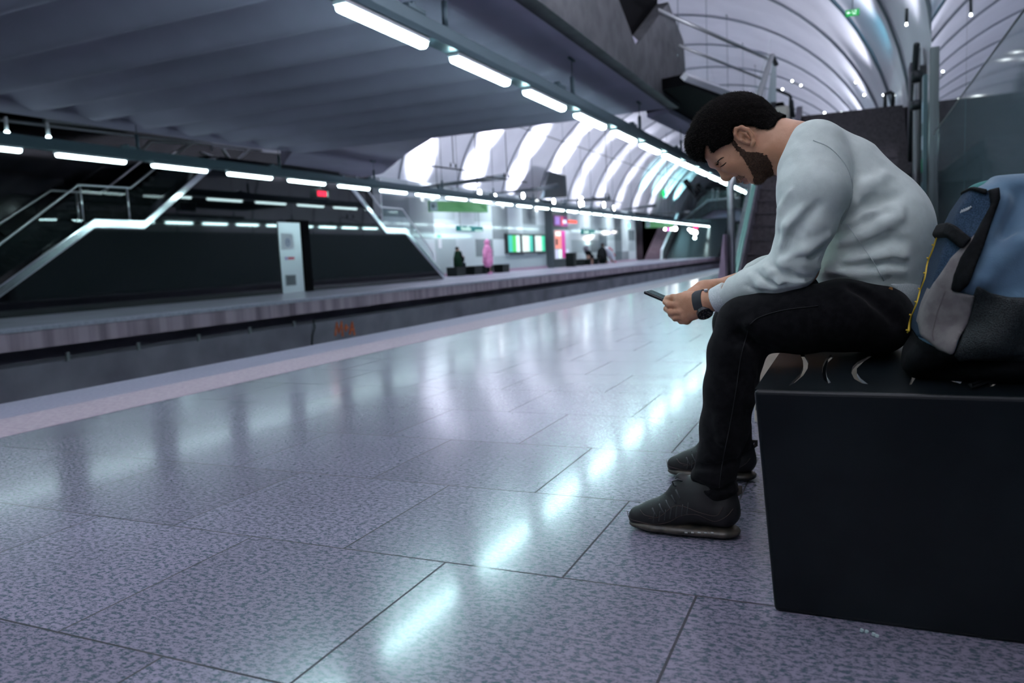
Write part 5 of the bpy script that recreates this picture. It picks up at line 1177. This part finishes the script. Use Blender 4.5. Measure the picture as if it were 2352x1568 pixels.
# standing figure in a pink hooded coat, seen from behind
w = onx(1121, 605, -17.1); Yp = w[1]
figure('person', -17.1, Yp, [
    ('body', fs, [('c', [(0, 0, 1.62), (0, 0, 1.4), (0, 0, .8), (0, .1, .12)], [.09, .07, .15, .07]), ('c', [(0, .06, .8), (0, .12, .1)], [.09, .06])]),
    ('coat', pkc, [('c', [(0, 0, 1.42), (0, 0, 1.15), (0, 0, .62)], [.15, .24, .27]), ('c', [(.0, -.2, 1.35), (.0, -.36, 1.05), (.02, -.4, .85)], [.10, .08, .06]), ('c', [(.0, .2, 1.35), (.0, .34, 1.05), (.02, .46, .82)], [.10, .08, .06])]),
    ('hood', pkc, [('e', (0, 0, 1.60), (.15, .15, .18))]), ('trousers', dk, [('c', [(0, .0, .6), (0, .02, .14)], [.10, .08]), ('c', [(0, .1, .6), (0, .16, .12)], [.10, .08])]), ('shoes', pkc, [('c', [(0, .05, .06), (.05, .22, .06)], [.075, .07])]),
    ('bag_strap', mat('far_strap', (.25, .06, .18), .6), [('c', [(.24, -.12, 1.42), (.28, .1, 1.15), (.26, .28, .9)], [.015, .015, .015])])],
    'standing far figure in a long pink hooded coat on the far platform')
w = onx(1350, 590, -17.9); Yp = w[1]
figure('person', -17.9, Yp, [
    ('body', fs, [('c', [(0, .0, 1.15), (0, -.05, 1.0), (0, .1, .55)], [.09, .07, .15]), ('c', [(0, .1, .55), (0, .9, .55), (0, 1.0, .1)], [.12, .09, .07])]),
    ('jacket', dk, [('c', [(0, -.2, .98), (0, .25, .82), (0, .5, .62)], [.18, .22, .2]), ('c', [(.15, -.1, .95), (.15, .3, .7), (.1, .75, .72)], [.11, .09, .07])]), ('trousers', dk, [('c', [(0, .3, .6), (0, 1.0, .6), (0, 1.15, .12)], [.18, .15, .11])]), ('hair', mat('far_grey_hair', (.14, .13, .16), .8), [('e', (0, -.35, 1.22), (.2, .3, .22))])],
    'hunched far figure in black with grey hair sitting right of the litter bin', .035)
w = onx(1381, 590, -17.9); Yp = w[1]
figure('person', -17.9, Yp, [
    ('body', fs, [('c', [(0, .5, 1.38), (0, .35, 1.2), (0, .0, .6)], [.11, .08, .15]), ('c', [(0, 0, .55), (0, .9, .6), (0, 1.2, .1)], [.12, .09, .07])]),
    ('jacket', dk, [('c', [(0, .3, 1.2), (0, .0, .95), (0, -.2, .6)], [.16, .28, .3]), ('c', [(.15, .3, 1.1), (.15, .55, .75), (.1, .85, .8)], [.12, .10, .08])]), ('trousers', dk, [('c', [(0, .1, .6), (0, .95, .6), (0, 1.3, .12)], [.2, .16, .12])]), ('hair', hrc, [('e', (0, .45, 1.48), (.14, .2, .14))])],
    'far seated figure in black bent forward left of the one in white', .035)
w = onx(1399, 592, -17.6); Yp = w[1]
figure('person', -17.6, Yp, [
    ('body', fs, [('c', [(0, -.2, 1.15), (0, -.1, 1.0), (0, .2, .6), (0, .9, .15)], [.12, .09, .14, .08])]),
    ('jacket', wc, [('c', [(0, -.6, 1.15), (0, -.1, .9), (0, .5, .6), (0, .9, .3)], [.16, .26, .26, .18])]), ('scarf', rdc, [('c', [(.15, -.45, 1.2), (.22, .2, 1.0)], [.09, .08]), ('c', [(.2, .5, .75), (.2, .8, .6)], [.08, .08]), ('c', [(.2, .8, .1), (.2, 1.1, .1)], [.06, .06])]), ('trousers', wc, [('c', [(0, .4, .55), (0, 1.0, .3), (0, 1.1, .1)], [.2, .16, .1])])],
    'far figure in white with red trim leaning down at the end of the benches', .035)
